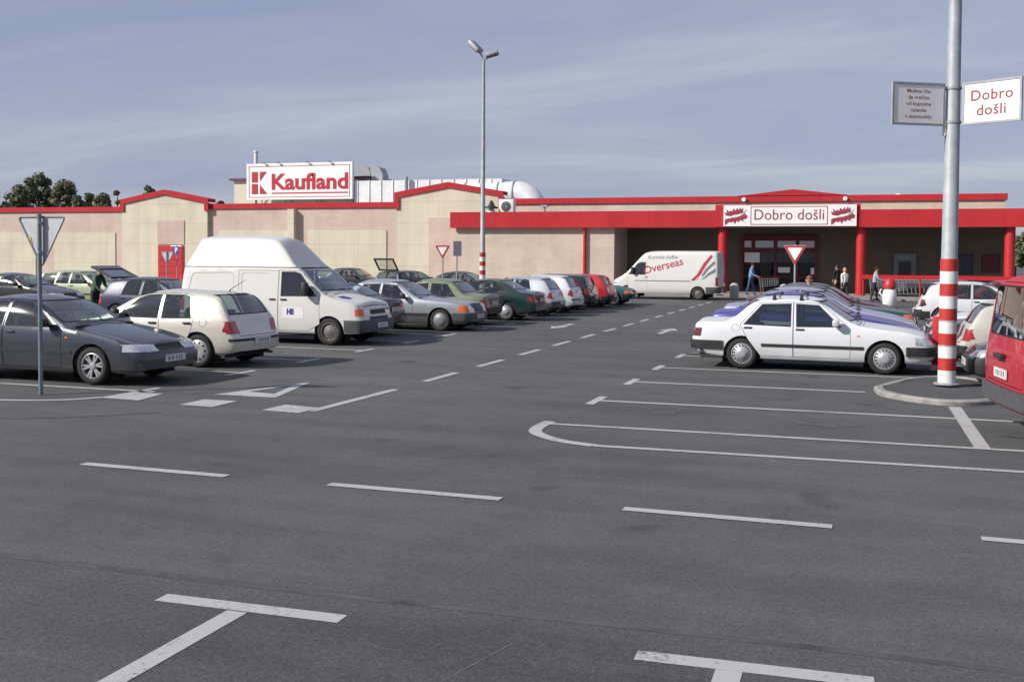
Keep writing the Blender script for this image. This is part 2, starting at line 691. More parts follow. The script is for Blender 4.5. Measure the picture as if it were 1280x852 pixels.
def wheel_meshes():
    out = {}
    for style in ('alloy', 'cap', 'steel', 'slots', 'disc'):
        bm = bmesh.new()
        r, w, rr = 1.0, .19, .66     # unit radius, scaled later (y kept)
        lathe(bm, [(rr, -w / 2 + .012), (rr + .05, -w / 2 - .0), (.90, -w / 2 - .006), (.97, -w / 2 + .02), (1.0, -w / 2 + .05), (1.0, w / 2 - .05), (.97, w / 2 - .02), (.9, w / 2 + .004), (rr + .05, w / 2), (rr, w / 2 - .01)], 28)
        fixn(bm)
        me_t = bpy.data.meshes.new('tyre')
        bm.to_mesh(me_t)
        bm.free()
        me_t.materials.append(M['tyre'])
        bm = bmesh.new()
        yo = w / 2
        # rim lip and barrel
        lathe(bm, [(rr + .01, yo - .008), (rr - .03, yo - .004), (rr - .06, yo - .03), (rr - .08, yo - .09), (rr - .08, -yo + .02)], 28)
        if style in ('alloy',):
            ns = 6
            for k in range(ns):
                a0 = 2 * PI * k / ns
                for da in (-.16, .16):
                    c, s_ = math.cos(a0 + da), math.sin(a0 + da)
                    c2, s2 = math.cos(a0 + da * .6), math.sin(a0 + da * .6)
                    p0 = Vector((c2 * .14, yo - .022, s2 * .14))
                    p1 = Vector((c * (rr - .05), yo - .018, s_ * (rr - .05)))
                    tv = Vector((-s_, 0, c)) * .052
                    vs = [bm.verts.new(q) for q in (p0 - tv, p0 + tv, p1 + tv, p1 - tv)]
                    v2 = [bm.verts.new(v.co - Vector((0, .03, 0))) for v in vs]
                    bm.faces.new(vs)
                    for i in range(4):
                        bm.faces.new((vs[i], v2[i], v2[(i + 1) % 4], vs[(i + 1) % 4]))
            rg = lathe(bm, [(.19, yo - .035), (.18, yo - .01), (.06, yo - .004)], 16)
            bm.faces.new(rg[-1])
        else:
            dome = {'cap': [(rr - .04, yo - .022), (rr * .8, yo - .004), (rr * .62, yo - .006), (rr * .56, yo + .012), (rr * .2, yo + .016)],
                    'steel': [(rr - .06, yo - .04), (rr * .82, yo - .05), (rr * .62, yo - .018), (rr * .5, yo - .02), (rr * .3, yo + .004), (rr * .12, yo + .006)],
                    'slots': [(rr - .04, yo - .014), (rr * .86, yo - .002), (rr * .5, yo + .008), (rr * .2, yo + .002)],
                    'disc': [(rr - .04, yo - .014), (rr * .9, yo - .001), (rr * .55, yo + .003), (rr * .5, yo + .01), (rr * .2, yo + .01)]}[style]
            rg = lathe(bm, dome, 28)
            bm.faces.new(rg[-1])
            # dark slots
            if style in ('cap', 'slots', 'steel'):
                ns = {'cap': 16, 'slots': 10, 'steel': 10}[style]
                ra, rb, hw = {'cap': (.86, .70, .045), 'slots': (.86, .66, .06), 'steel': (.86, .74, .07)}[style]
                yy = {'cap': yo + .0035, 'slots': yo + .006, 'steel': yo - .028}[style]
                for k in range(ns):
                    a0 = 2 * PI * k / ns
                    c, s_ = math.cos(a0), math.sin(a0)
                    q = []
                    for rad, sg in ((ra, -1), (ra, 1), (rb, .7), (rb, -.7)):
                        q.append(bm.verts.new((c * rr * rad - s_ * hw * sg, yy, s_ * rr * rad + c * hw * sg)))
                    f = bm.faces.new(q)
                    f.material_index = 1
        # dark back disc
        rg = lathe(bm, [(rr - .075, yo - .085), (.02, yo - .085)], 20)
        f = bm.faces.new(rg[-1])
        f.material_index = 1
        for f in bm.faces:
            if f.calc_center_median().y < yo - .075 and f.normal.y is not None and abs(f.calc_center_median().y - (yo - .085)) < 1e-4:
                f.material_index = 1
        bmesh.ops.recalc_face_normals(bm, faces=bm.faces[:])
        for f in bm.faces:
            if f.material_index == 1 and f.normal.y < 0:
                f.normal_flip()
        me_r = bpy.data.meshes.new('rim')
        bm.to_mesh(me_r)
        bm.free()
        me_r.materials.append(M['alloy'] if style == 'alloy' else M['steel'] if style == 'steel' else M['hub'] if style == 'disc' else M['cap'])
        me_r.materials.append(M['under'])
        for me in (me_t, me_r):
            me.polygons.foreach_set('use_smooth', [True] * len(me.polygons))
            me.set_sharp_from_angle(angle=R(40))
        out[style] = (me_t, me_r)
    return out


WHEELS = wheel_meshes()


def seat_mesh():
    bm = bmesh.new()
    box(bm, -.25, .27, -.24, .24, .28, .44, bev=.05)
    fs = box(bm, -.07, .07, -.23, .23, 0, .60, bev=.05)
    vs = list({v for f in bm.faces for v in f.verts if v.co.z < .62 and False})
    # backrest: shift and lean
    n0 = 0
    bm2 = bmesh.new()
    box(bm2, -.25, .27, -.24, .24, .28, .44, bev=.05)
    k = len(bm2.verts)
    box(bm2, -.06, .06, -.23, .23, .38, .98, bev=.05)
    bm2.verts.ensure_lookup_table()
    for v in bm2.verts[k:]:
        v.co.x += -.24 - (v.co.z - .38) * .28
    k = len(bm2.verts)
    box(bm2, -.045, .045, -.12, .12, 1.0, 1.18, bev=.035)
    bm2.verts.ensure_lookup_table()
    for v in bm2.verts[k:]:
        v.co.x += -.42
    bm.free()
    me = bpy.data.meshes.new('seat')
    bm2.to_mesh(me)
    bm2.free()
    me.materials.append(M['seat'])
    me.polygons.foreach_set('use_smooth', [True] * len(me.polygons))
    return me


def bench_mesh(w):
    bm = bmesh.new()
    box(bm, -.22, .3, -w, w, .3, .46, bev=.05)
    k = len(bm.verts)
    box(bm, -.06, .06, -w, w, .4, .95, bev=.05)
    bm.verts.ensure_lookup_table()
    for v in bm.verts[k:]:
        v.co.x += -.22 - (v.co.z - .38) * .3
    me = bpy.data.meshes.new('rear_seat')
    bm.to_mesh(me)
    bm.free()
    me.materials.append(M['seat'])
    me.polygons.foreach_set('use_smooth', [True] * len(me.polygons))
    return me


SEAT = seat_mesh()
BENCH = bench_mesh(.58)


def mirror_mesh(m_case, style='car'):
    bm = bmesh.new()
    if style == 'van':
        box(bm, -.06, .06, 0.04, .22, -.02, .30, 0, bev=.03)
    else:
        box(bm, -.055, .07, 0.05, .21, -.01, .12, 0, bev=.035)
    tube(bm, [(0, -.03, .0), (0, .08, .04)], .025, 6)
    return bm


def make_vehicle(sp, name, label, cat, loc, rotz, body, group=None, lod=2, style='cap', bumper=None, lower=None,
                 seats=True, glassm=None, moulding=None, wheel_r=None, skip=(), tailcol=None, trim=None, indicator=None):
    root = thing(name, label, cat, (loc[0], loc[1], 0), rotz, group)
    sh = Shell(sp)
    L, W = sp['L'], sp['W']
    bumper = bumper or M['blackplastic']
    glassm = glassm or M['glass']
    moulding = moulding or M['blackplastic']
    wr = wheel_r or sp['wr']
    fo, wb = sp['fo'], sp['wb']
    axles = (fo, fo + wb)
    # wheel arches
    for ax in axles:
        ra = wr + sp.get('archgap', .055)
        poly = [(ax + ra * math.cos(t), max(wr * .98 + ra * math.sin(t), -.1)) for t in [2 * PI * k / 18 for k in range(18)]]
        poly = [(ax - ra * 1.0, -.1), (ax - ra * 1.0, wr)] + [(ax - ra * math.cos(PI * k / 12), wr * .98 + ra * math.sin(PI * k / 12)) for k in range(1, 12)] + [(ax + ra, wr), (ax + ra, -.1)]
        for sd in (1, -1):
            sh.cut('side', poly, 9, sd, nmin=.25, only=(0, 1))
    T = {}
    nid = [20]

    def newid(nm, mt, off=0., th=0.):
        nid[0] += 1
        T[nid[0]] = (nm, mt, off, th)
        return nid[0]
    # side glazing
    seal_w = sp.get('seal', .018)
    for wp in sp['windows']:
        rp = round_poly(wp, sp.get('wround', .04))
        for sd in (1, -1):
            sh.cut('side', rp, newid('side_window', glassm, -.004), sd)
            sh.cut('side', offset_poly(wp, seal_w), 2, sd)
    if sp.get('ws'):
        y0, z0, y1, z1, a, b = sp['ws']
        pp = [(-y0, z0), (y0, z0), (y1, z1), (-y1, z1)]
        sh.cut('front', round_poly(pp, .06), newid('windscreen', glassm, -.004), rng=(a, b), nmin=.12)
        sh.cut('front', offset_poly(pp, .02), 2, rng=(a, b), nmin=.12)
    if sp.get('rw') and 'rw' not in skip:
        y0, z0, y1, z1, a, b = sp['rw']
        pp = [(-y0, z0), (y0, z0), (y1, z1), (-y1, z1)]
        sh.cut('rear', round_poly(pp, .07), newid('rear_window', glassm, -.004), rng=(a, b), nmin=.12)
        sh.cut('rear', offset_poly(pp, .02), 2, rng=(a, b), nmin=.12)
    # lamps, grille
    for nm, proj, poly, mt, off in sp['front_items']:
        mm = M[mt] if isinstance(mt, str) else mt
        if nm == 'indicator' and indicator:
            mm = indicator
        if nm in ('headlight', 'indicator'):
            for sd in (1, -1):
                i = newid(nm, mm, off, .03)
                sh.cut('front', [(sd * y, z) for y, z in poly], i, rng=(-.1, .7), nmin=.2)
                zs = [z for y, z in poly]
                if max(y for y, z in poly) > W / 2 * .9:
                    sh.cut('side', [(-.1, min(zs)), (sp.get('wrapf', .3), min(zs)), (sp.get('wrapf', .3), max(zs)), (-.1, max(zs))], i, sd, nmin=.3)
        else:
            i = newid(nm, mm, off, .03)
            sh.cut('front', poly, i, rng=(-.1, .6), nmin=.2)
    for nm, proj, poly, mt, off in sp['rear_items']:
        mm = M[mt] if isinstance(mt, str) else mt
        if nm == 'tail_light':
            mm = tailcol or mm
            for sd in (1, -1):
                i = newid(nm, mm, off, .03)
                sh.cut('rear', [(sd * y, z) for y, z in poly], i, rng=(L - .8, L + .2), nmin=.2)
                zs = [z for y, z in poly]
                if max(y for y, z in poly) > W / 2 * .9 and sp.get('wrapr', .2) > 0:
                    sh.cut('side', [(L + .1, min(zs)), (L - sp.get('wrapr', .2), min(zs) + .04), (L - sp.get('wrapr', .2) * .75, max(zs)), (L + .1, max(zs))], i, sd, nmin=.3)
        else:
            i = newid(nm, mm, off, .03)
            sh.cut('rear', poly, i, rng=(L - .6, L + .2), nmin=.2)
    # bumpers
    bz = sp['bump']
    ff = newid('bumper', bumper, bz[4], .04)
    sh.cut('front', [(-W, bz[0]), (W, bz[0]), (W, bz[1]), (-W, bz[1])], ff, rng=(-.1, fo - wr), nmin=.25)
    rr = newid('bumper', bumper, bz[4], .04)
    sh.cut('rear', [(-W, bz[2]), (W, bz[2]), (W, bz[3]), (-W, bz[3])], rr, rng=(L - .7, L + .2), nmin=.25)
    for sd in (1, -1):
        sh.cut('side', [(-.2, bz[0]), (fo - wr - .07, bz[0]), (fo - wr - .07, bz[1]), (-.2, bz[1])], ff, sd, nmin=.3)
        sh.cut('side', [(fo + wb + wr + .07, bz[2]), (L + .2, bz[2]), (L + .2, bz[3]), (fo + wb + wr + .07, bz[3])], rr, sd, nmin=.3)
    if sp.get('strip'):
        z0, z1 = sp['strip']
        for sd in (1, -1):
            i = newid('side_moulding', moulding, .012, .02)
            sh.cut('side', [(fo + wr + .07, z0), (fo + wb - wr - .07, z0), (fo + wb - wr - .07, z1), (fo + wr + .07, z1)], i, sd)
    if sp.get('seam'):
        for sd in (1, -1):
            i = newid('roof_seam', M['greyplastic'], .004, .01)
            sh.cut('side', [(1.75, sp['seam'][0]), (L - .02, sp['seam'][0]), (L - .02, sp['seam'][1]), (1.75, sp['seam'][1])], i, sd, nmin=.2)
    for pp in sp.get('pressings', []):
        for sd in (1, -1):
            i = newid('side_panel', body, -.006, .004)
            sh.cut('side', offset_poly(round_poly(pp, .08), .004), 9, sd)
            sh.cut('side', offset_poly(round_poly(pp, .08), -.004), i, sd, only=(9,), nmin=.2)
    if lower:
        for sd in (1, -1):
            i = newid('lower_cladding', lower, .006, .01)
            zc = sp.get('cladz', .5)
            sh.cut('side', [(-.2, .1), (L + .2, .1), (L + .2, zc), (-.2, zc)], i, sd)
    # doors and lids with real shut lines
    if lod >= 1:
        g = .0042
        for dp in sp['doors']:
            for sd in (1, -1):
                i = newid('door', body)
                sh.cut('side', offset_poly(dp, g), 9, sd)
                sh.cut('side', offset_poly(dp, -g), i, sd, only=(9,), nmin=.2)
        for nm, dp in sp.get('lids', []):
            i = newid(nm, body)
            sh.cut('top', offset_poly(dp, g), 9, nmin=.35)
            sh.cut('top', offset_poly(dp, -g), i, only=(9,), nmin=.3)
        for nm, dp in sp.get('rear_lids', []):
            i = newid(nm, body)
            sh.cut('rear', offset_poly(dp, g), 9, rng=(L - 1.0, L + .2), nmin=.2)
            sh.cut('rear', offset_poly(dp, -g), i, only=(9,), nmin=.15)
    if lod >= 2:
        fs_, fz_ = fo + wb + .12, sp['belt0'] - .06
        circ = [(fs_ + .075 * math.cos(2 * PI * k / 12), fz_ + .075 * math.sin(2 * PI * k / 12)) for k in range(12)]
        i = newid('fuel_flap', body)
        sh.cut('side', offset_poly(circ, .003), 9, -1 if rotz < 1 else 1)
        sh.cut('side', offset_poly(circ, -.003), i, -1 if rotz < 1 else 1, only=(9,), nmin=.2)
        for sd in (1, -1):
            i = newid('side_repeater', M['amber'], .006, .02)
            q = fo + wr + .14
            z_ = sp['belt0'] - .16
            sh.cut('side', [(q, z_), (q + .05, z_), (q + .05, z_ + .025), (q, z_ + .025)], i, sd)
    parts = []
    for i, (nm, mt, off, th) in T.items():
        nb = sh.extract(i, off, th)
        if nb is None:
            continue
        parts.append(obj(nm, nb, mt, root, 40))
    bmesh.ops.delete(sh.bm, geom=[f for f in sh.bm.faces if f[sh.tg] == 9], context='FACES')
    for f in sh.bm.faces:
        f.material_index = {0: 0, 1: 2, 2: 1}.get(f[sh.tg], 0)
    obj('body', sh.bm, [body, M['rubber'], M['under']], root, 40)
    # wheel housings, one per wheel
    for ax in axles:
        for sd in (1, -1):
            bm = bmesh.new()
            ra = wr + .075
            x = L / 2 - ax
            n = 14
            a = [(x + ra * math.cos(PI * k / n), wr + ra * math.sin(PI * k / n)) for k in range(n + 1)]
            a = [(x + ra, .1)] + a + [(x - ra, .1)]
            yo_, yi = sd * (W / 2 - .05), sd * (W / 2 - .34)
            o_ = [bm.verts.new((p[0], yo_, p[1])) for p in a]
            i_ = [bm.verts.new((p[0], yi, p[1])) for p in a]
            for k in range(len(a) - 1):
                bm.faces.new((o_[k], o_[k + 1], i_[k + 1], i_[k]))
            bm.faces.new(i_)
            obj('wheel_housing', bm, M['under'], root, 40)
    bm = bmesh.new()
    c0, c1, zfl = sp['cabin']
    box(bm, L / 2 - c1, L / 2 - c0, -W / 2 + .1, W / 2 - .1, zfl - .06, zfl)
    # dashboard and parcel shelf
    dz = sp['dash']
    box(bm, L / 2 - dz[1], L / 2 - dz[0], -W / 2 + .13, W / 2 - .13, dz[2] - .3, dz[2], bev=.03)
    if sp.get('shelf'):
        s0, s1, z = sp['shelf']
        box(bm, L / 2 - s1, L / 2 - s0, -W / 2 + .14, W / 2 - .14, z - .04, z)
    # inner door cards keep daylight out of the lower cabin
    for sd in (1, -1):
        y = sd * (W / 2 - .075)
        box(bm, L / 2 - c1, L / 2 - c0, min(y, y - sd * .03), max(y, y - sd * .03), .3, sp['belt0'] - .07)
    obj('cabin_trim', bm, M['interior'], root, 30)
    if seats:
        for sd in (1, -1):
            o = link('seat', SEAT, (), root)
            o.location = (L / 2 - sp['seat'][0], sd * .36, sp['seat'][1])
        if len(sp['seat']) > 2:
            o = link('rear_seat', BENCH, (), root)
            o.location = (L / 2 - sp['seat'][2], 0, sp['seat'][1])
        bm = bmesh.new()
        cx = L / 2 - sp['dash'][1] - .12
        pts = [(cx - .06 * math.sin(t), .36 + .18 * math.cos(t), sp['dash'][2] - .03 + .17 * math.sin(t)) for t in [2 * PI * k / 16 for k in range(17)]]
        tube(bm, pts, .014, 6)
        tube(bm, [(cx, .36, sp['dash'][2] - .03), (cx + .14, .36, sp['dash'][2] - .1)], .025, 6)
        obj('steering_wheel', bm, M['blackplastic'], root, 40)
    # wheels
    for ax in axles:
        for sd in (1, -1):
            e = bpy.data.objects.new('wheel', None)
            COL.objects.link(e)
            e.parent = root
            e.empty_display_size = .2
            e.location = (L / 2 - ax, sd * (W / 2 - .125), wr)
            e.rotation_euler = (0, random.uniform(0, 1), 0 if sd > 0 else PI)
            mt_, mr_ = WHEELS[style]
            for nm, me in (('tyre', mt_), ('rim', mr_)):
                o = link(nm, me, (), e)
                o.scale = (wr, 1, wr)
    # mirrors
    if 'mirror' not in skip:
        for sd in (1, -1):
            bm = mirror_mesh(None, sp.get('mstyle', 'car'))
            if sd < 0:
                for v in bm.verts:
                    v.co.y *= -1
                bmesh.ops.reverse_faces(bm, faces=bm.faces[:])
            o = obj('door_mirror', bm, sp.get('mirror_mat') or trim or M['blackplastic'], root, 40)
            o.location = (L / 2 - sp['mir'][0], sd * sp['mir'][1], sp['mir'][2])
    if lod >= 1:
        for hs, hz, hy in sp['handles']:
            for sd in (1, -1):
                bm = bmesh.new()
                box(bm, -.08, .08, -.012, .014, -.018, .018, bev=.008)
                o = obj('door_handle', bm, sp.get('handle_mat') or M['blackplastic'], root, 40)
                o.location = (L / 2 - hs, sd * hy, hz)
        # wipers
        if sp.get('ws'):
            y0, z0, y1, z1, a, b = sp['ws']
            tf = pchip(sp['top'])
            for yy in (.45, -.12):
                bm = bmesh.new()
                pts = []
                s0 = sp['cowl']
                for k in range(6):
                    t = k / 5
                    s = s0 + .035 + t * .05
                    pts.append((L / 2 - s + .02, yy - t * .5, tf(s) + .012 - .03 * abs((yy - t * .5) / (W / 2)) ** 2))
                tube(bm, pts, .009, 5)
                obj('wiper', bm, M['rubber'], root, 40)
    # number plates
    for nm, s, z, dirn in (('front', -.0, sp['plate'][0], 1), ('rear', 0, sp['plate'][1], -1)):
        bm = bmesh.new()
        box(bm, -.008, .008, -.26, .26, -.056, .056, 0)
        k = .22
        for yy, ww in ((-.17, .05), (-.08, .05), (.02, .035), (.085, .035), (.15, .035)):
            box(bm, .006, .0095, yy - ww * .8 / 2, yy + ww * .8 / 2, -.032, .032, 1)
        if dirn < 0:
            for v in bm.verts:
                v.co.x *= -1
            bmesh.ops.reverse_faces(bm, faces=bm.faces[:])
        o = obj('number_plate', bm, [M['plate'], M['platemark']], root, 0)
        xx = (L / 2 + sp.get('platex', (.05, .05))[0]) if dirn > 0 else -(L / 2 + sp.get('platex', (.05, .05))[1])
        o.location = (xx, 0, z)
    # exhaust
    bm = bmesh.new()
    tube(bm, [(-L / 2 + .35, -.45, .24), (-L / 2 - .02, -.45, .23)], .025, 8)
    obj('exhaust_pipe', bm, M['steel'], root, 40)
    return root


def scaled(sp, kx=1, kz=1, kw=1):
    """a car of the same body style with other proportions"""
    q = dict(sp)
    S = lambda p: [(a * kx, b * kz) for a, b in p]
    q['L'], q['W'], q['roof'], q['belt0'] = sp['L'] * kx, sp['W'] * kw, sp['roof'] * kz, sp['belt0'] * kz
    q['fo'], q['wb'], q['cowl'] = sp['fo'] * kx, sp['wb'] * kx, sp['cowl'] * kx
    for k in ('top', 'belt'):
        q[k] = S(sp[k])
    q['bot'] = [(a * kx, b) for a, b in sp['bot']]
    if sp.get('plan'):
        q['plan'] = [(a * kx, b) for a, b in sp['plan']]
    q['windows'] = [S(w) for w in sp['windows']]
    q['doors'] = [S(w) for w in sp['doors']]
    q['lids'] = [(n, [(a * kx, b * kw) for a, b in w]) for n, w in sp.get('lids', [])]
    q['rear_lids'] = [(n, [(a * kw, b * kz) for a, b in w]) for n, w in sp.get('rear_lids', [])]
    for k in ('ws', 'rw'):
        if sp.get(k):
            a = sp[k]
            q[k] = (a[0] * kw, a[1] * kz, a[2] * kw, a[3] * kz, a[4] * kx, a[5] * kx)
    for k in ('front_items', 'rear_items'):
        q[k] = [(n, p, [(y * kw, z * kz) for y, z in poly], m, o) for n, p, poly, m, o in sp[k]]
    a = sp['cabin']
    q['cabin'] = (a[0] * kx, a[1] * kx, a[2])
    a = sp['dash']
    q['dash'] = (a[0] * kx, a[1] * kx, a[2] * kz)
    if sp.get('shelf'):
        a = sp['shelf']
        q['shelf'] = (a[0] * kx, a[1] * kx, a[2] * kz)
    a = sp['mir']
    q['mir'] = (a[0] * kx, a[1] * kw, a[2] * kz)
    q['handles'] = [(a * kx, b * kz, c * kw) for a, b, c in sp['handles']]
    a = sp['bump']
    q['bump'] = (a[0] * kz, a[1] * kz, a[2] * kz, a[3] * kz, a[4])
    q['plate'] = tuple(z * kz for z in sp['plate'])
    if sp.get('strip'):
        q['strip'] = tuple(z * kz for z in sp['strip'])
    s = list(sp['seat'])
    s[0] *= kx
    if len(s) > 2:
        s[2] *= kx
    q['seat'] = tuple(s)
    return q


# ---- body styles (s = metres back from the nose, z = metres up)
BOXY = dict(L=4.37, W=1.67, roof=1.39, belt0=.84, fo=.82, wb=2.574, wr=.295, cowl=1.26, tum=.15, edge=.08,
    top=[(0, .66), (.03, .72), (.12, .76), (.6, .845), (1.22, .925), (1.3, .945), (1.9, 1.30), (2.02, 1.35), (2.3, 1.385), (2.7, 1.39), (3.08, 1.36), (3.2, 1.32), (3.62, .985), (3.7, .95), (3.78, .945), (4.2, .935), (4.32, .92), (4.37, .87)],
    belt=[(0, .68), (.5, .78), (1.3, .83), (3.6, .86), (4.37, .84)],
    bot=[(0, .30), (.2, .24), (1, .21), (3.4, .21), (4.1, .27), (4.37, .36)],
    windows=[[(1.62, .86), (2.0, 1.225), (2.395, 1.245), (2.375, .845)], [(2.505, .845), (2.51, 1.245), (3.03, 1.225), (3.34, .865)]],
    doors=[[(1.42, .27), (1.42, .82), (1.96, 1.27), (2.45, 1.285), (2.435, .27)], [(2.445, .27), (2.46, 1.285), (3.06, 1.265), (3.43, .85), (3.3, .6), (3.05, .27)]],
    lids=[('bonnet', [(.14, -.62), (.14, .62), (1.2, .68), (1.2, -.68)]), ('boot_lid', [(3.76, -.6), (3.76, .6), (4.3, .58), (4.3, -.58)])],
    ws=(.68, .975, .55, 1.30, 1.2, 2.2), rw=(.64, 1.01, .53, 1.29, 3.0, 3.8),
    front_items=[('headlight', 'front', [(.42, .55), (.66, .55), (.66, .69), (.42, .69)], 'lamp', .004),
                 ('indicator', 'front', [(.665, .55), (.9, .55), (.9, .69), (.665, .69)], 'amber', .004),
                 ('grille', 'front', [(-.41, .56), (.41, .56), (.41, .68), (-.41, .68)], 'blackplastic', -.01)],
    rear_items=[('tail_light', 'rear', [(.5, .6), (.9, .6), (.9, .76), (.5, .76)], 'red_lamp', .004)],
    bump=(.36, .52, .37, .53, .03), strip=(.445, .50), cabin=(1.0, 4.2, .25), dash=(1.25, 1.62, .90), shelf=(3.25, 3.7, .86),
    seat=(2.1, .05, 2.95), mir=(1.68, .78, .87), handles=[(2.32, .78, .82), (3.28, .79, .82)], plate=(.44, .66), platex=(.085, .03), wround=.03)

ROUND = dict(L=4.53, W=1.695, roof=1.41, belt0=.9, fo=.92, wb=2.58, wr=.31, cowl=1.3, tum=.19, edge=.12,
    top=[(0, .60), (.03, .66), (.1, .70), (.35, .765), (.8, .855), (1.25, .935), (1.36, .96), (2.0, 1.29), (2.15, 1.345), (2.5, 1.40), (2.8, 1.41), (3.15, 1.385), (3.38, 1.33), (3.92, 1.05), (4.04, 1.01), (4.3, 1.0), (4.47, .975), (4.53, .90)],
    belt=[(0, .62), (.5, .74), (1.3, .87), (2.5, .91), (3.6, .94), (4.53, .88)],
    bot=[(0, .26), (.2, .2), (1, .2), (3.4, .2), (4.2, .25), (4.53, .34)],
    windows=[[(1.68, .915), (2.12, 1.235), (2.3, 1.29), (2.62, 1.315), (2.64, .915)], [(2.73, .92), (2.71, 1.315), (3.08, 1.29), (3.3, 1.2), (3.5, .97)]],
    doors=[[(1.5, .26), (1.5, .87), (2.1, 1.28), (2.3, 1.33), (2.68, 1.35), (2.68, .26)], [(2.69, .26), (2.69, 1.35), (3.12, 1.33), (3.36, 1.22), (3.6, .95), (3.5, .66), (3.15, .26)]],
    lids=[('bonnet', [(.1, -.52), (.1, .52), (1.28, .7), (1.28, -.7)]), ('boot_lid', [(4.05, -.6), (4.05, .6), (4.46, .58), (4.46, -.58)])],
    ws=(.7, 1.0, .56, 1.31, 1.2, 2.4), rw=(.64, 1.07, .53, 1.33, 3.1, 4.05),
    fds=[(0, .07), (.3, .0), (.45, 0), (.55, .04), (.72, .12)],
    front_items=[('headlight', 'front', [(.34, .545), (.62, .545), (.62, .66), (.34, .645)], 'lamp', .004),
                 ('indicator', 'front', [(.625, .55), (.9, .55), (.9, .665), (.625, .66)], 'lamp', .004),
                 ('grille', 'front', [(-.32, .555), (.32, .555), (.32, .63), (-.32, .63)], 'blackplastic', -.01)],
    rear_items=[('tail_light', 'rear', [(.4, .66), (.9, .66), (.9, .82), (.4, .82)], 'red_lamp', .004)],
    bump=(.27, .51, .3, .56, .014), strip=(.5, .545), cabin=(1.0, 4.3, .25), dash=(1.3, 1.7, .94), shelf=(3.4, 3.95, .93),
    seat=(2.25, .07, 3.1), mir=(1.78, .8, .93), handles=[(2.52, .82, .84), (3.38, .83, .84)], plate=(.42, .7), platex=(.065, .035), wrapf=.34)

MERC = dict(L=4.74, W=1.74, roof=1.44, belt0=.88, fo=.85, wb=2.8, wr=.315, cowl=1.5, tum=.17, edge=.09,
    top=[(0, .70), (.03, .78), (.1, .81), (.6, .87), (1.4, .945), (1.52, .97), (2.12, 1.33), (2.26, 1.385), (2.6, 1.43), (3.0, 1.44), (3.36, 1.41), (3.5, 1.36), (3.95, 1.03), (4.04, 1.0), (4.4, .985), (4.68, .96), (4.74, .90)],
    belt=[(0, .72), (.5, .8), (1.5, .87), (3.6, .9), (4.74, .87)],
    bot=[(0, .28), (.2, .21), (1, .2), (3.6, .2), (4.4, .25), (4.74, .34)],
    windows=[[(1.88, .905), (2.24, 1.255), (2.66, 1.295), (2.68, .895)], [(2.78, .895), (2.76, 1.295), (3.28, 1.28), (3.62, .93)]],
    doors=[[(1.68, .26), (1.68, .86), (2.2, 1.30), (2.72, 1.335), (2.73, .26)], [(2.74, .26), (2.73, 1.335), (3.34, 1.315), (3.74, .91), (3.6, .64), (3.3, .26)]],
    lids=[('bonnet', [(.12, -.5), (.12, .5), (1.46, .7), (1.46, -.7)]), ('boot_lid', [(4.05, -.62), (4.05, .62), (4.66, .6), (4.66, -.6)])],
    ws=(.69, 1.0, .57, 1.35, 1.4, 2.5), rw=(.66, 1.05, .56, 1.35, 3.2, 4.1),
    fds=[(0, .04), (.3, .0), (.5, 0), (.58, .03), (.8, .1)],
    front_items=[('grille', 'front', [(-.33, .54), (.33, .54), (.36, .765), (-.36, .765)], 'greyplastic', .02),
                 ('headlight', 'front', [(.37, .55), (.68, .55), (.68, .73), (.37, .73)], 'lamp', .004),
                 ('indicator', 'front', [(.685, .55), (.9, .55), (.9, .73), (.685, .73)], 'amber', .004)],
    rear_items=[('tail_light', 'rear', [(.5, .64), (.9, .64), (.9, .82), (.5, .82)], 'red_lamp', .004)],
    bump=(.3, .52, .33, .55, .022), strip=(.42, .5), cladz=.5, cabin=(1.2, 4.5, .25), dash=(1.5, 1.85, .95), shelf=(3.5, 4.0, .92),
    seat=(2.35, .07, 3.2), mir=(1.95, .83, .93), handles=[(2.58, .80, .865), (3.48, .81, .865)], plate=(.42, .7), platex=(.07, .03), wrapf=.22)

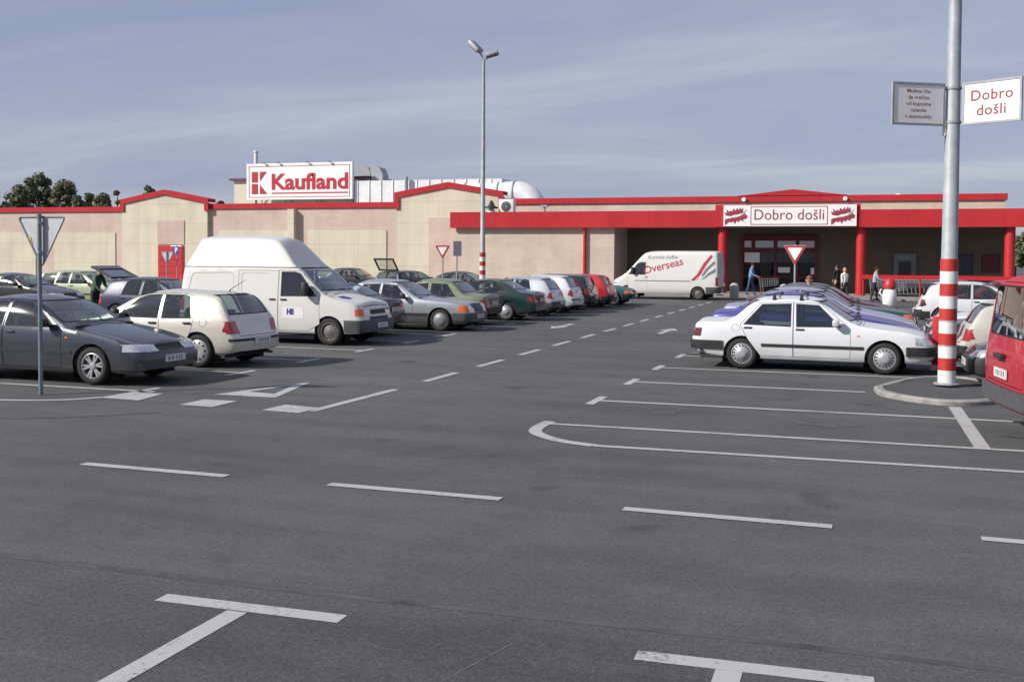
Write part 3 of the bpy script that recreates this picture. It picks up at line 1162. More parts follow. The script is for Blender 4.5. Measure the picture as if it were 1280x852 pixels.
HATCH = dict(L=4.15, W=1.735, roof=1.44, belt0=.9, fo=.85, wb=2.51, wr=.315, cowl=1.15, tum=.19, edge=.11,
    top=[(0, .62), (.03, .68), (.12, .74), (.5, .84), (1.08, .945), (1.18, .975), (1.88, 1.345), (2.02, 1.39), (2.4, 1.435), (2.8, 1.44), (3.3, 1.425), (3.55, 1.40), (3.68, 1.36), (3.74, 1.32), (3.97, .985), (4.01, .93), (4.08, .72), (4.12, .66), (4.15, .62)],
    belt=[(0, .64), (.4, .76), (1.2, .88), (2.5, .915), (3.7, .95), (3.95, .92), (4.15, .6)],
    bot=[(0, .27), (.2, .21), (1, .2), (3.2, .2), (3.9, .26), (4.15, .32)],
    windows=[[(1.55, .925), (1.98, 1.26), (2.15, 1.315), (2.46, 1.335), (2.47, .915)], [(2.575, .915), (2.555, 1.335), (2.95, 1.33), (3.08, 1.30), (3.2, .93)]],
    doors=[[(1.38, .26), (1.38, .87), (1.96, 1.30), (2.14, 1.35), (2.51, 1.375), (2.52, .26)], [(2.525, .26), (2.515, 1.375), (2.98, 1.365), (3.18, 1.32), (3.28, .93), (3.22, .66), (2.95, .26)]],
    lids=[('bonnet', [(.12, -.55), (.12, .55), (1.1, .7), (1.1, -.7)])],
    rear_lids=[('tailgate', [(-.62, .60), (.62, .60), (.68, .93), (.58, 1.36), (-.58, 1.36), (-.68, .93)])],
    ws=(.71, 1.01, .58, 1.36, 1.0, 2.3), rw=(.65, 1.0, .55, 1.335, 3.4, 4.1),
    plan=[(0, .80), (.06, .87), (.16, .925), (.4, .97), (.9, .99), (1.5, 1), (2.9, 1), (3.5, .985), (3.85, .96), (4.03, .925), (4.1, .89), (4.15, .83)],
    rds=[(0, .05), (.3, .0), (.55, 0), (.65, .02)], bow=(.05, .07),
    front_items=[('headlight', 'front', [(.37, .56), (.64, .56), (.64, .70), (.37, .69)], 'lamp', .004),
                 ('indicator', 'front', [(.645, .56), (.9, .56), (.9, .7), (.645, .7)], 'lamp', .004),
                 ('grille', 'front', [(-.35, .57), (.35, .57), (.35, .67), (-.35, .67)], 'blackplastic', -.01)],
    rear_items=[('tail_light', 'rear', [(.55, .645), (.92, .645), (.92, .87), (.6, .87)], 'red_lamp', .006),
                ('bumper_strip', 'rear', [(-.9, .505), (.9, .505), (.9, .55), (-.9, .55)], 'blackplastic', .014)],
    bump=(.25, .5, .28, .50, .004), strip=(.47, .52), cabin=(.9, 3.9, .25), dash=(1.15, 1.5, .96), shelf=(3.2, 3.8, .95),
    seat=(2.05, .08, 2.85), mir=(1.62, .82, .95), handles=[(2.38, .82, .865), (3.14, .83, .865)], plate=(.42, .50), platex=(.07, .085), wrapr=.27, wrapf=.32)

ESTATE = dict(HATCH)
ESTATE.update(L=4.4, top=[(0, .62), (.03, .68), (.12, .74), (.5, .84), (1.08, .945), (1.18, .975), (1.88, 1.345), (2.02, 1.39), (2.4, 1.435), (3.0, 1.44), (3.7, 1.42), (4.02, 1.38), (4.1, 1.34), (4.28, .98), (4.31, .93), (4.36, .72), (4.38, .66), (4.4, .62)],
    belt=[(0, .64), (.4, .76), (1.2, .88), (2.5, .915), (4.0, .94), (4.25, .92), (4.4, .6)],
    bot=[(0, .27), (.2, .21), (1, .2), (3.4, .2), (4.15, .26), (4.4, .32)],
    windows=HATCH['windows'] + [[(3.3, .93), (3.26, 1.32), (3.9, 1.29), (4.06, .95)]], wb=2.55,
    plan=[(0, .80), (.06, .87), (.16, .925), (.4, .97), (.9, .99), (1.5, 1), (3.3, 1), (3.9, .985), (4.2, .96), (4.3, .925), (4.36, .89), (4.4, .83)],
    rw=(.63, 1.0, .54, 1.33, 3.9, 4.4), shelf=(3.4, 4.1, .8), cabin=(.9, 4.2, .25))

VAN = dict(L=5.0, W=1.84, roof=2.58, belt0=1.1, fo=.86, wb=3.1, wr=.325, cowl=.98, tum=.1, edge=.09, gutter=(1.80, .07, .27), crown=.06, seam=(1.795, 1.825),
    top=[(0, .90), (.03, .97), (.1, 1.02), (.4, 1.09), (.88, 1.2), (.98, 1.245), (1.62, 1.79), (1.72, 1.85), (2.28, 2.42), (2.42, 2.52), (2.8, 2.57), (3.6, 2.58), (4.5, 2.57), (4.85, 2.56), (5.0, 2.53)],
    belt=[(0, .88), (.5, .98), (1.0, 1.08), (2, 1.12), (5.0, 1.12)],
    bot=[(0, .32), (.3, .28), (1, .27), (4.2, .27), (5.0, .34)],
    windows=[[(1.22, 1.16), (1.63, 1.66), (1.78, 1.70), (2.12, 1.70), (2.12, 1.15)]],
    doors=[[(1.1, .5), (1.12, 1.12), (1.6, 1.735), (2.2, 1.76), (2.2, .33), (1.4, .33)], [(2.215, .33), (2.215, 1.74), (3.3, 1.74), (3.3, .33)]],
    pressings=[[(2.4, 1.2), (2.4, 1.68), (3.22, 1.68), (3.22, 1.2)], [(3.45, 1.2), (3.45, 1.68), (4.6, 1.66), (4.72, 1.2)]],
    lids=[('bonnet', [(.12, -.62), (.12, .62), (.9, .76), (.9, -.76)])],
    ws=(.78, 1.29, .66, 1.80, .8, 1.95), rw=None,
    plan=[(0, .84), (.06, .90), (.16, .945), (.4, .975), (.9, .99), (1.5, 1), (4.4, 1), (4.8, .985), (4.93, .96), (5.0, .93)],
    fds=[(0, .05), (.35, .0), (.55, 0), (.65, .05), (1.0, .12)], rds=[(0, .0), (.4, .0), (1.0, .04), (1.8, .12), (2.58, .5)], bow=(.06, .03),
    front_items=[('headlight', 'front', [(.42, .70), (.67, .70), (.67, .85), (.42, .85)], 'lamp', .004),
                 ('indicator', 'front', [(.672, .70), (1, .70), (1, .86), (.672, .86)], 'amber', .004),
                 ('grille', 'front', [(-.41, .73), (.41, .73), (.41, .84), (-.41, .84)], 'blackplastic', -.006),
                 ('air_intake', 'front', [(-.5, .60), (.5, .60), (.5, .68), (-.5, .68)], 'blackplastic', -.004)],
    rear_items=[('tail_light', 'rear', [(.78, .75), (1, .75), (1, 1.05), (.78, 1.05)], 'red_lamp', .006)],
    bump=(.33, .60, .4, .58, .03), strip=None, cabin=(.9, 4.9, .45), dash=(1.0, 1.35, 1.22),
    seat=(1.9, .38), mir=(1.42, .9, 1.17), mstyle='van', handles=[(2.06, 1.06, .925), (2.36, 1.06, .925)], plate=(.47, .5), platex=(.1, .06), wrapr=.06, wrapf=.2, seal=.02,
    low=[(0, .94), (.05, .97), (.25, .992), (.5, 1.0), (.74, 1.0), (.9, .992), (1, .985)])

LOWVAN = dict(VAN)
LOWVAN.update(roof=1.94, gutter=None, seam=None, pressings=[], tum=.16, edge=.14, crown=.06,
    top=[(0, .90), (.03, .97), (.1, 1.02), (.4, 1.09), (.88, 1.2), (.98, 1.245), (1.62, 1.75), (1.76, 1.84), (2.2, 1.92), (2.8, 1.94), (3.6, 1.94), (4.7, 1.93), (4.93, 1.91), (5.0, 1.88)],
    rds=[(0, .0), (.4, .0), (.9, .0), (1.1, .02), (1.94, .1)], rw=(.72, 1.2, .66, 1.78, 4.4, 5.1),
    windows=VAN['windows'] + [[(2.36, 1.16), (2.36, 1.70), (3.3, 1.70), (3.3, 1.16)], [(3.5, 1.16), (3.5, 1.70), (4.55, 1.68), (4.72, 1.17)]],
    rear_lids=[('tailgate', [(-.76, .62), (.76, .62), (.8, 1.1), (.71, 1.84), (-.71, 1.84), (-.8, 1.1)])],
    rear_items=[('tail_light', 'rear', [(.79, .72), (1, .72), (1, 1.02), (.79, 1.02)], 'red_lamp', .006)], bump=(.33, .60, .38, .58, .05), plate=(.47, .74), platex=(.1, .05))

BIGVAN = dict(VAN)
BIGVAN.update(L=5.6, W=2.0, roof=2.5, belt0=1.2, fo=.9, wb=3.7, wr=.33, cowl=.72, gutter=None, seam=None, pressings=[], tum=.14, edge=.14, crown=.05,
    top=[(0, .86), (.03, .95), (.12, 1.03), (.35, 1.13), (.62, 1.26), (.72, 1.32), (1.42, 2.06), (1.62, 2.27), (1.78, 2.41), (1.95, 2.46), (2.4, 2.49), (3.5, 2.5), (5.0, 2.5), (5.5, 2.49), (5.6, 2.46)],
    belt=[(0, .84), (.4, 1.0), (.75, 1.16), (1.4, 1.22), (5.6, 1.22)],
    bot=[(0, .34), (.3, .3), (1, .3), (4.8, .32), (5.6, .4)],
    windows=[[(.98, 1.29), (1.45, 1.83), (1.58, 1.88), (1.85, 1.88), (1.85, 1.26)]],
    doors=[[(.95, .55), (.9, 1.2), (1.42, 1.92), (1.95, 1.96), (1.95, .42), (1.4, .42)]],
    lids=[], ws=(.82, 1.37, .7, 2.05, .5, 1.7),
    plan=[(0, .82), (.06, .89), (.16, .94), (.4, .97), (.9, .99), (1.5, 1), (5.0, 1), (5.4, .99), (5.53, .97), (5.6, .94)],
    rds=[(0, .0), (.4, .0), (1.0, .02), (2.0, .05), (2.5, .1)],
    front_items=[('headlight', 'front', [(.5, .72), (1, .72), (1, .9), (.5, .88)], 'lamp', .004),
                 ('grille', 'front', [(-.48, .74), (.48, .74), (.48, .84), (-.48, .84)], 'blackplastic', -.006)],
    rear_items=[('tail_light', 'rear', [(.82, .72), (1, .72), (1, 1.16), (.82, 1.16)], 'red_lamp', .006)],
    bump=(.34, .68, .4, .66, .025), cabin=(.7, 5.4, .5), dash=(.8, 1.2, 1.34), seat=(1.7, .5), mir=(1.2, .97, 1.34), handles=[(1.9, 1.14, 1.0)], strip=(.94, .965), wrapr=.1)

# ------------------------------------------------------------------ sky and light
SUN_EL = R(33)
sun_dir = Vector((0.8 * math.cos(SUN_EL), 0.6 * math.cos(SUN_EL), -math.sin(SUN_EL)))
w = bpy.data.worlds.new('World')
scene.world = w
w.use_nodes = True
nt = w.node_tree
sky = nt.nodes.new('ShaderNodeTexSky')
sky.sky_type = 'NISHITA'
sky.sun_disc = False
sky.sun_elevation = SUN_EL
sky.sun_rotation = math.atan2(-sun_dir.x, -sun_dir.y)
sky.air_density = 1.0
sky.dust_density = 0.6
sky.ozone_density = 2.2
bg = nt.nodes['Background']
tc = nt.nodes.new('ShaderNodeTexCoord')
sep = nt.nodes.new('ShaderNodeSeparateXYZ')
nt.links.new(tc.outputs['Generated'], sep.inputs[0])
# project the view direction on a flat cloud deck so streaks run towards the horizon
mz = nt.nodes.new('ShaderNodeMath'); mz.operation = 'MAXIMUM'; mz.inputs[1].default_value = 0.0
nt.links.new(sep.outputs['Z'], mz.inputs[0])
az = nt.nodes.new('ShaderNodeMath'); az.operation = 'ADD'; az.inputs[1].default_value = 0.16
nt.links.new(mz.outputs[0], az.inputs[0])
dv = nt.nodes.new('ShaderNodeVectorMath'); dv.operation = 'DIVIDE'
nt.links.new(tc.outputs['Generated'], dv.inputs[0])
cb = nt.nodes.new('ShaderNodeCombineXYZ')
for i in range(3):
    nt.links.new(az.outputs[0], cb.inputs[i])
nt.links.new(cb.outputs[0], dv.inputs[1])
mp = nt.nodes.new('ShaderNodeMapping')
mp.inputs['Rotation'].default_value = (0, 0, R(-28))
mp.inputs['Scale'].default_value = (0.45, 1.3, 0.0)
mp.inputs['Location'].default_value = (1.7, 0.4, 0)
nt.links.new(dv.outputs[0], mp.inputs[0])
cn = nt.nodes.new('ShaderNodeTexNoise')
cn.inputs['Scale'].default_value = 1.1
cn.inputs['Detail'].default_value = 8
cn.inputs['Roughness'].default_value = 0.56
cn.inputs['Distortion'].default_value = 0.5
nt.links.new(mp.outputs[0], cn.inputs['Vector'])
cr = nt.nodes.new('ShaderNodeValToRGB')
el = cr.color_ramp.elements
el[0].position = 0.30
el[0].color = (2.3, 2.62, 3.95, 1)
el[1].position = 0.74
el[1].color = (4.2, 4.25, 4.8, 1)
e2 = el.new(0.52)
e2.color = (2.95, 3.18, 4.15, 1)
nt.links.new(cn.outputs['Fac'], cr.inputs['Fac'])
mx = nt.nodes.new('ShaderNodeMix'); mx.data_type = 'RGBA'
mx.inputs['Factor'].default_value = 0.84
nt.links.new(sky.outputs[0], mx.inputs['A'])
nt.links.new(cr.outputs['Color'], mx.inputs['B'])
nt.links.new(mx.outputs['Result'], bg.inputs['Color'])
bg.inputs['Strength'].default_value = 0.1
sl = bpy.data.lights.new('sun', 'SUN')
sl.energy = 4.5
sl.angle = R(0.6)
sl.color = (1.0, 0.94, 0.86)
so = bpy.data.objects.new('sun', sl)
COL.objects.link(so)
so.rotation_euler = sun_dir.to_track_quat('-Z', 'Y').to_euler()
vs = scene.view_settings
vs.view_transform = 'Standard'
vs.look = 'None'
vs.gamma = 1
vs.exposure = 0.36
vs.use_curve_mapping = False


# ------------------------------------------------------------------ ground
def asphalt(name, dark, seam=False):
    m = bpy.data.materials.new(name)
    m.use_nodes = True
    nt = m.node_tree
    b = nt.nodes['Principled BSDF']
    b.inputs['Roughness'].default_value = 0.88
    b.inputs['Specular IOR Level'].default_value = 0.35
    tc = nt.nodes.new('ShaderNodeTexCoord')

    def nz(scale, detail, rough, vec=None, dist=0.0):
        n = nt.nodes.new('ShaderNodeTexNoise')
        n.inputs['Scale'].default_value = scale
        n.inputs['Detail'].default_value = detail
        n.inputs['Roughness'].default_value = rough
        n.inputs['Distortion'].default_value = dist
        nt.links.new(vec or tc.outputs['Object'], n.inputs['Vector'])
        return n

    def ramp(src, p0, p1, c0, c1):
        r = nt.nodes.new('ShaderNodeValToRGB')
        r.color_ramp.elements[0].position = p0
        r.color_ramp.elements[1].position = p1
        r.color_ramp.elements[0].color = (c0, c0, c0, 1)
        r.color_ramp.elements[1].color = (c1, c1, c1, 1)
        nt.links.new(src, r.inputs['Fac'])
        return r

    def mul(a, b_):
        x = nt.nodes.new('ShaderNodeMix')
        x.data_type = 'RGBA'
        x.blend_type = 'MULTIPLY'
        x.inputs['Factor'].default_value = 1
        nt.links.new(a, x.inputs['A'])
        nt.links.new(b_, x.inputs['B'])
        return x
    big = ramp(nz(0.16, 6, .65).outputs['Fac'], .3, .72, .74, 1.24)
    # wear that runs along the driving direction and along the paver's passes
    mpv = nt.nodes.new('ShaderNodeMapping')
    mpv.inputs['Scale'].default_value = (.22, 2.2, 1)
    nt.links.new(tc.outputs['Object'], mpv.inputs[0])
    streak = ramp(nz(.75, 5, .6, mpv.outputs[0], .3).outputs['Fac'], .3, .7, .84, 1.12)
    mid = ramp(nz(1.7, 7, .75).outputs['Fac'], .25, .75, .86, 1.13)
    fine = ramp(nz(70, 3, .8).outputs['Fac'], .3, .75, .52, 1.5)
    grit = ramp(nz(190, 2, .8).outputs['Fac'], .35, .8, .75, 1.35)
    grain = ramp(nz(24, 2, .9).outputs['Fac'], .3, .72, .78, 1.24)
    spots = ramp(nz(.9, 2, .5).outputs['Fac'], .25, .33, .62, 1.0)
    base = nt.nodes.new('ShaderNodeRGB')
    base.outputs[0].default_value = (*dark, 1)
    c = base.outputs[0]
    for n in (big, streak, mid, fine, grit, grain, spots):
        c = mul(c, n.outputs['Color']).outputs['Result']
    nt.links.new(c, b.inputs['Base Color'])
    bp = nt.nodes.new('ShaderNodeBump')
    bp.inputs['Strength'].default_value = .35
    bp.inputs['Distance'].default_value = .006
    nt.links.new(nz(110, 3, .7).outputs['Fac'], bp.inputs['Height'])
    nt.links.new(bp.outputs['Normal'], b.inputs['Normal'])
    return m


M['asphalt'] = asphalt('asphalt', (.091, .093, .0955))
M['asphalt2'] = asphalt('parking_asphalt', (.076, .078, .082))


def sheet(name, polys, m, z):
    bm = bmesh.new()
    for p in polys:
        f = bm.faces.new([bm.verts.new((x, y, z)) for x, y in p])
        if f.normal.z < 0:
            f.normal_flip()
    bm.normal_update()
    for f in bm.faces:
        if f.normal.z < 0:
            f.normal_flip()
    return struct(obj(name, bm, m, None, 0))


sheet('ground', [[(-2500, -600), (2500, -600), (2500, 3500), (-2500, 3500)]], M['asphalt'], 0)
sheet('foreground_asphalt', [[(-40, -12), (40, -12), (40, 5.95), (-40, 5.75)]], M['asphalt2'], .003)

# worn road paint
mp_ = bpy.data.materials.new('road_paint')
mp_.use_nodes = True
nt = mp_.node_tree
b = nt.nodes['Principled BSDF']
b.inputs['Roughness'].default_value = .75
tcn = nt.nodes.new('ShaderNodeTexCoord')
n1 = nt.nodes.new('ShaderNodeTexNoise'); n1.inputs['Scale'].default_value = 26; n1.inputs['Detail'].default_value = 8; n1.inputs['Roughness'].default_value = .75
nt.links.new(tcn.outputs['Object'], n1.inputs['Vector'])
n2 = nt.nodes.new('ShaderNodeTexNoise'); n2.inputs['Scale'].default_value = 1.3; n2.inputs['Detail'].default_value = 3
nt.links.new(tcn.outputs['Object'], n2.inputs['Vector'])
ad = nt.nodes.new('ShaderNodeMath'); ad.operation = 'MULTIPLY_ADD'; ad.inputs[1].default_value = .45
nt.links.new(n2.outputs['Fac'], ad.inputs[0]); nt.links.new(n1.outputs['Fac'], ad.inputs[2])
rp = nt.nodes.new('ShaderNodeValToRGB')
rp.color_ramp.elements[0].position = .53; rp.color_ramp.elements[0].color = (.10, .10, .105, 1)
rp.color_ramp.elements[1].position = .67; rp.color_ramp.elements[1].color = (.37, .37, .365, 1)
nt.links.new(ad.outputs[0], rp.inputs['Fac'])
nt.links.new(rp.outputs['Color'], b.inputs['Base Color'])
M['road_paint'] = mp_


def strip(p, q, wd):
    a, b_ = Vector(p), Vector(q)
    e = (b_ - a).normalized()
    n = Vector((-e.y, e.x)) * wd / 2
    return [tuple(a - n), tuple(b_ - n), tuple(b_ + n), tuple(a + n)]


def polyline(pts, wd):
    out = []
    P_ = [Vector(p) for p in pts]
    N_ = []
    for i, p in enumerate(P_):
        e = (P_[min(i + 1, len(P_) - 1)] - P_[max(i - 1, 0)]).normalized()
        N_.append(Vector((-e.y, e.x)) * wd / 2)
    for i in range(len(P_) - 1):
        out.append([tuple(P_[i] - N_[i]), tuple(P_[i + 1] - N_[i + 1]), tuple(P_[i + 1] + N_[i + 1]), tuple(P_[i] + N_[i])])
    return out


def smooth_line(pts, n=8):
    out = []
    P_ = [Vector(p) for p in pts]
    for i in range(len(P_) - 1):
        p0, p1, p2, p3 = P_[max(i - 1, 0)], P_[i], P_[i + 1], P_[min(i + 2, len(P_) - 1)]
        for k in range(n):
            t = k / n
            out.append(.5 * ((2 * p1) + (p2 - p0) * t + (2 * p0 - 5 * p1 + 4 * p2 - p3) * t * t + (3 * p1 - p0 - 3 * p2 + p3) * t ** 3))
    out.append(P_[-1])
    return [tuple(p) for p in out]


# bays to the right of the aisle
pr = []
ys = [15.06, 17.57, 20.05, 22.65] + [22.65 + 2.5 * k for k in range(1, 11)]
for i, y in enumerate(ys):
    x1 = 6.3 if i != 1 else .09
    pr.append(strip((-3.60, y), (x1, y), .12))
    pr.append(strip((-3.66, y - .44), (-3.66, y + .44), .13))
pr.append(strip((-3.68, 12.72), (12, 12.80), .11))
pr.append(strip((-2.80, 11.40), (12, 11.66), .11))
sheet('parking_bay_lines', pr, M['road_paint'], .006)
sheet('curved_line', polyline(smooth_line([(-2.8, 11.40), (-3.25, 11.58), (-3.62, 11.95), (-3.74, 12.33), (-3.74, 12.9)]), .16), M['road_paint'], .0066)
sheet('dividing_strip', [strip((1.30, 16.25), (1.32, 12.70), .17)], M['road_paint'], .0072)
# bays to the left
pl_ = [strip((-17, 13.5), (-10.2, 13.52), .12)]
for k, y in enumerate([13.5, 16.27, 18.72, 21.2, 23.75] + [23.75 + 2.55 * j for j in range(1, 11)]):
    if k:
        pl_.append(strip((-15.4, y), (-10.5, y), .12))
    pl_.append(strip((-10.45, y - .45), (-10.45, y + .45), .13))
sheet('parking_bay_lines_far', pl_, M['road_paint'], .006)
sheet('curved_edge_line', polyline(smooth_line([(-18, 11.9), (-13, 11.78), (-11.65, 11.96), (-10.85, 12.28), (-10.5, 12.72)]), .12), M['road_paint'], .0066)
# lane markings
sheet('lane_dashes', [strip((-6.92, 16.3 + 2.6 * k), (-6.92, 17.75 + 2.6 * k), .14) for k in range(14)], M['road_paint'], .006)
sheet('crossing_lane_dashes', [strip((-7.34 + 2.745 * k, 8.6), (-5.67 + 2.745 * k, 8.58), .125) for k in range(-3, 6)], M['road_paint'], .006)
sheet('stop_blocks', [[(-10.52, 12.68), (-9.80, 12.62), (-9.93, 13.38), (-10.5, 13.30)], [(-9.0, 12.47), (-8.44, 12.43), (-8.46, 13.08), (-9.0, 13.06)], [(-7.66, 12.42), (-7.06, 12.36), (-7.04, 12.9), (-7.64, 13.0)]], M['road_paint'], .0072)
sheet('lane_edge_line', [strip((-7.0, 12.6), (-6.93, 15.15), .14)], M['road_paint'], .006)
A_, B_, C_ = (-9.2, 13.58), (-8.15, 13.6), (-8.62, 15.5)
a_, b2_, c_ = (-8.9, 14.06), (-8.40, 13.98), (-8.66, 14.98)
sheet('yield_triangle_marking', [[A_, B_, b2_, a_], [B_, C_, c_, b2_], [C_, A_, a_, c_]], M['road_paint'], .006)


def arrow(x, y, s):
    d = 1 if s > 0 else -1
    return [[(x - .09, y - d * 1.1), (x + .09, y - d * 1.1), (x + .09, y + d * .3), (x - .09, y + d * .3)], [(x - .3, y + d * .3), (x + .3, y + d * .3), (x, y + d * 1.3)]]


sheet('lane_arrows', arrow(-8.66, 31.2, -1) + arrow(-5.3, 30.2, 1), M['road_paint'], .006)
sheet('foreground_bay_lines', [strip((-4.02, 5.38), (-2.80, 5.40), .135), strip((-1.09, 5.42), (.10, 5.46), .135), strip((-6.9, 5.36), (-5.7, 5.37), .135)], M['road_paint'], .006)
sheet('foreground_bay_stems', [strip((-3.44, .5), (-3.44, 5.31), .135), strip((-.60, .5), (-.60, 5.37), .135)], M['road_paint'], .006)

# pale scuffs and dark joint in the asphalt
M['scuff'] = mat('asphalt_scuff', (.105, .107, .112), .9, var=.3, scale=9)
M['joint'] = mat('asphalt_joint', (.06, .061, .065), .9, var=.4, scale=3)
sc = []
for (x0, y0, x1, y1) in [(-4.6, 4.3, -3.75, 5.25), (-2.05, 4.3, -1.75, 5.4)]:
    sc.append(strip((x0, y0), (x1, y1), .009))
sheet('asphalt_scuffs', sc, M['scuff'], .0042)
sheet('asphalt_joint', polyline(smooth_line([(-16, 5.72), (-9, 5.82), (-4, 5.76), (0, 5.85), (5, 5.8), (16, 5.9)]), .07), M['joint'], .0046)
sheet('tyre_marks', polyline(smooth_line([(2.4, 12.4), (3.0, 11.0), (4.2, 9.4)]), .09) + polyline(smooth_line([(-13, 9.6), (-10, 10.8), (-8.8, 11.8)]), .06), M['joint'], .0038)

M['stain'] = mat('asphalt_stain', (.066, .067, .071), .8, var=.4, scale=5)
rs_ = random.Random(11)
st_polys = []
for (x, y, s) in [(-1.2, 16.4, .35), (.1, 16.2, .2), (-2.2, 18.9, .3), (-.4, 14.0, .42), (-2.5, 14.2, .25), (-12.2, 20.0, .4), (1.9, 13.9, .3), (-3.1, 4.35, .05)]:
    st_polys.append([(x + s * rs_.uniform(.6, 1.25) * math.cos(2 * PI * k / 16), y + s * .75 * rs_.uniform(.6, 1.25) * math.sin(2 * PI * k / 16)) for k in range(16)])
for i_, p_ in enumerate(st_polys):
    st_polys[i_] = smooth_line(p_ + [p_[0]], 3)[:-1]
sheet('oil_stains', st_polys, M['stain'], .0032)

# kerbed island with the lighting pole
M['kerb'] = mat('kerb_concrete', (.25, .245, .235), .85, var=.3, scale=7, bump=.3)
isl = smooth_line([(.22, 17.85), (.38, 17.05), (1.1, 16.4), (1.85, 16.75), (2.3, 17.9), (2.2, 19.2), (1.5, 20.0), (.75, 19.2), (.22, 17.85)], 8)[:-1]
cxm, cym = 1.25, 18.1
bm = bmesh.new()


def shr(p, d):
    v = Vector(p) - Vector((cxm, cym))
    return (cxm + v.x * (1 - d / v.length), cym + v.y * (1 - d / v.length))


prof = [(0, 0), (0, .055), (.03, .08), (.13, .08), (.16, .05)]
rings = [[bm.verts.new((*shr(p, d), z)) for p in isl] for d, z in prof]
for a, b3 in zip(rings, rings[1:]):
    for k in range(len(isl)):
        bm.faces.new((a[k], a[(k + 1) % len(isl)], b3[(k + 1) % len(isl)], b3[k]))
fixn(bm)
kerb = obj('kerb', bm, M['kerb'], None, 30)
struct(kerb)
sheet('island_asphalt', [[shr(p, .15) for p in isl]], M['asphalt2'], .055)

# pavement by the shop
bm = bmesh.new()
box(bm, -60, 22, 58.2, 66.0, -.05, .12)
M['pavement'] = mat('pavement_concrete', (.24, .235, .225), .9, var=.2, scale=2, bump=.2)
struct(obj('pavement', bm, M['pavement'], None, 0))

# ------------------------------------------------------------------ supermarket


def wall_mat(name, col, seed, bx=1.0, bz=.5, mort=.012, var=.1):
    m = bpy.data.materials.new(name)
    m.use_nodes = True
    nt = m.node_tree
    b = nt.nodes['Principled BSDF']
    b.inputs['Roughness'].default_value = .9
    tc = nt.nodes.new('ShaderNodeTexCoord')
    sp_ = nt.nodes.new('ShaderNodeSeparateXYZ')
    nt.links.new(tc.outputs['Object'], sp_.inputs[0])
    cb_ = nt.nodes.new('ShaderNodeCombineXYZ')
    nt.links.new(sp_.outputs['X'], cb_.inputs[0])
    nt.links.new(sp_.outputs['Z'], cb_.inputs[1])
    br = nt.nodes.new('ShaderNodeTexBrick')
    br.offset = 0.0 if bx > 1.5 else .5
    br.inputs['Scale'].default_value = 1
    br.inputs['Brick Width'].default_value = bx
    br.inputs['Row Height'].default_value = bz
    br.inputs['Mortar Size'].default_value = mort
    br.inputs['Mortar Smooth'].default_value = .3
    br.inputs['Color1'].default_value = (*col, 1)
    br.inputs['Color2'].default_value = (*[c * (1 - var) for c in col], 1)
    br.inputs['Mortar'].default_value = (*[c * .8 for c in col], 1)
    nt.links.new(cb_.outputs[0], br.inputs['Vector'])
    n = nt.nodes.new('ShaderNodeTexNoise')
    n.inputs['Scale'].default_value = .6
    n.inputs['Detail'].default_value = 6
    nt.links.new(tc.outputs['Object'], n.inputs['Vector'])
    r = nt.nodes.new('ShaderNodeValToRGB')
    r.color_ramp.elements[0].position = .3
    r.color_ramp.elements[1].position = .7
    r.color_ramp.elements[0].color = (.9, .9, .9, 1)
    r.color_ramp.elements[1].color = (1.06, 1.06, 1.06, 1)
    nt.links.new(n.outputs['Fac'], r.inputs['Fac'])
    x = nt.nodes.new('ShaderNodeMix')
    x.data_type = 'RGBA'
    x.blend_type = 'MULTIPLY'
    x.inputs['Factor'].default_value = 1
    nt.links.new(br.outputs['Color'], x.inputs['A'])
    nt.links.new(r.outputs['Color'], x.inputs['B'])
    mpw = nt.nodes.new('ShaderNodeMapping')
    mpw.inputs['Scale'].default_value = (1.6, 1.6, .12)
    nt.links.new(tc.outputs['Object'], mpw.inputs[0])
    nw = nt.nodes.new('ShaderNodeTexNoise')
    nw.inputs['Scale'].default_value = 1.0
    nw.inputs['Detail'].default_value = 6
    nw.inputs['Roughness'].default_value = .65
    nt.links.new(mpw.outputs[0], nw.inputs['Vector'])
    rw_ = nt.nodes.new('ShaderNodeValToRGB')
    rw_.color_ramp.elements[0].position = .32
    rw_.color_ramp.elements[1].position = .6
    rw_.color_ramp.elements[0].color = (.92, .915, .90, 1)
    rw_.color_ramp.elements[1].color = (1.02, 1.02, 1.02, 1)
    nt.links.new(nw.outputs['Fac'], rw_.inputs['Fac'])
    x2 = nt.nodes.new('ShaderNodeMix')
    x2.data_type = 'RGBA'
    x2.blend_type = 'MULTIPLY'
    x2.inputs['Factor'].default_value = 1
    nt.links.new(x.outputs['Result'], x2.inputs['A'])
    nt.links.new(rw_.outputs['Color'], x2.inputs['B'])
    nt.links.new(x2.outputs['Result'], b.inputs['Base Color'])
    return m


M['red_trim'] = wall_mat('red_cladding', (.45, .019, .027), 9, 2.4, 5.0, .03, .08)
M['pink'] = wall_mat('pink_panel_wall', (.55, .435, .375), 1, .5, .22, .008, .06)
M['cream'] = wall_mat('cream_panel_wall', (.60, .55, .435), 2, 3.0, 1.45, .025, .03)
M['blockwall'] = wall_mat('sandy_block_wall', (.565, .465, .385), 3, .5, .25, .008, .07)
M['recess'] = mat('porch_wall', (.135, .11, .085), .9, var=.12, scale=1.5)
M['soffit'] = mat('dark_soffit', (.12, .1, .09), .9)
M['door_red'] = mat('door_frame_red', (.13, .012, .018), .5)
M['pane'] = glass('shop_glass', (.18, .2, .2), base=.05)
M['roofgrey'] = mat('flat_roof_grey', (.25, .25, .25), .9)
M['silver'] = mat('duct_sheet_metal', (.68, .69, .70), .5, metal=.15, var=.12, scale=1.5)

WY = 66.0
CYF = 62.0
bld = thing('supermarket', 'long low cream and pink supermarket with red roof trim and a red columned porch', 'supermarket', (-14, 66, 0))


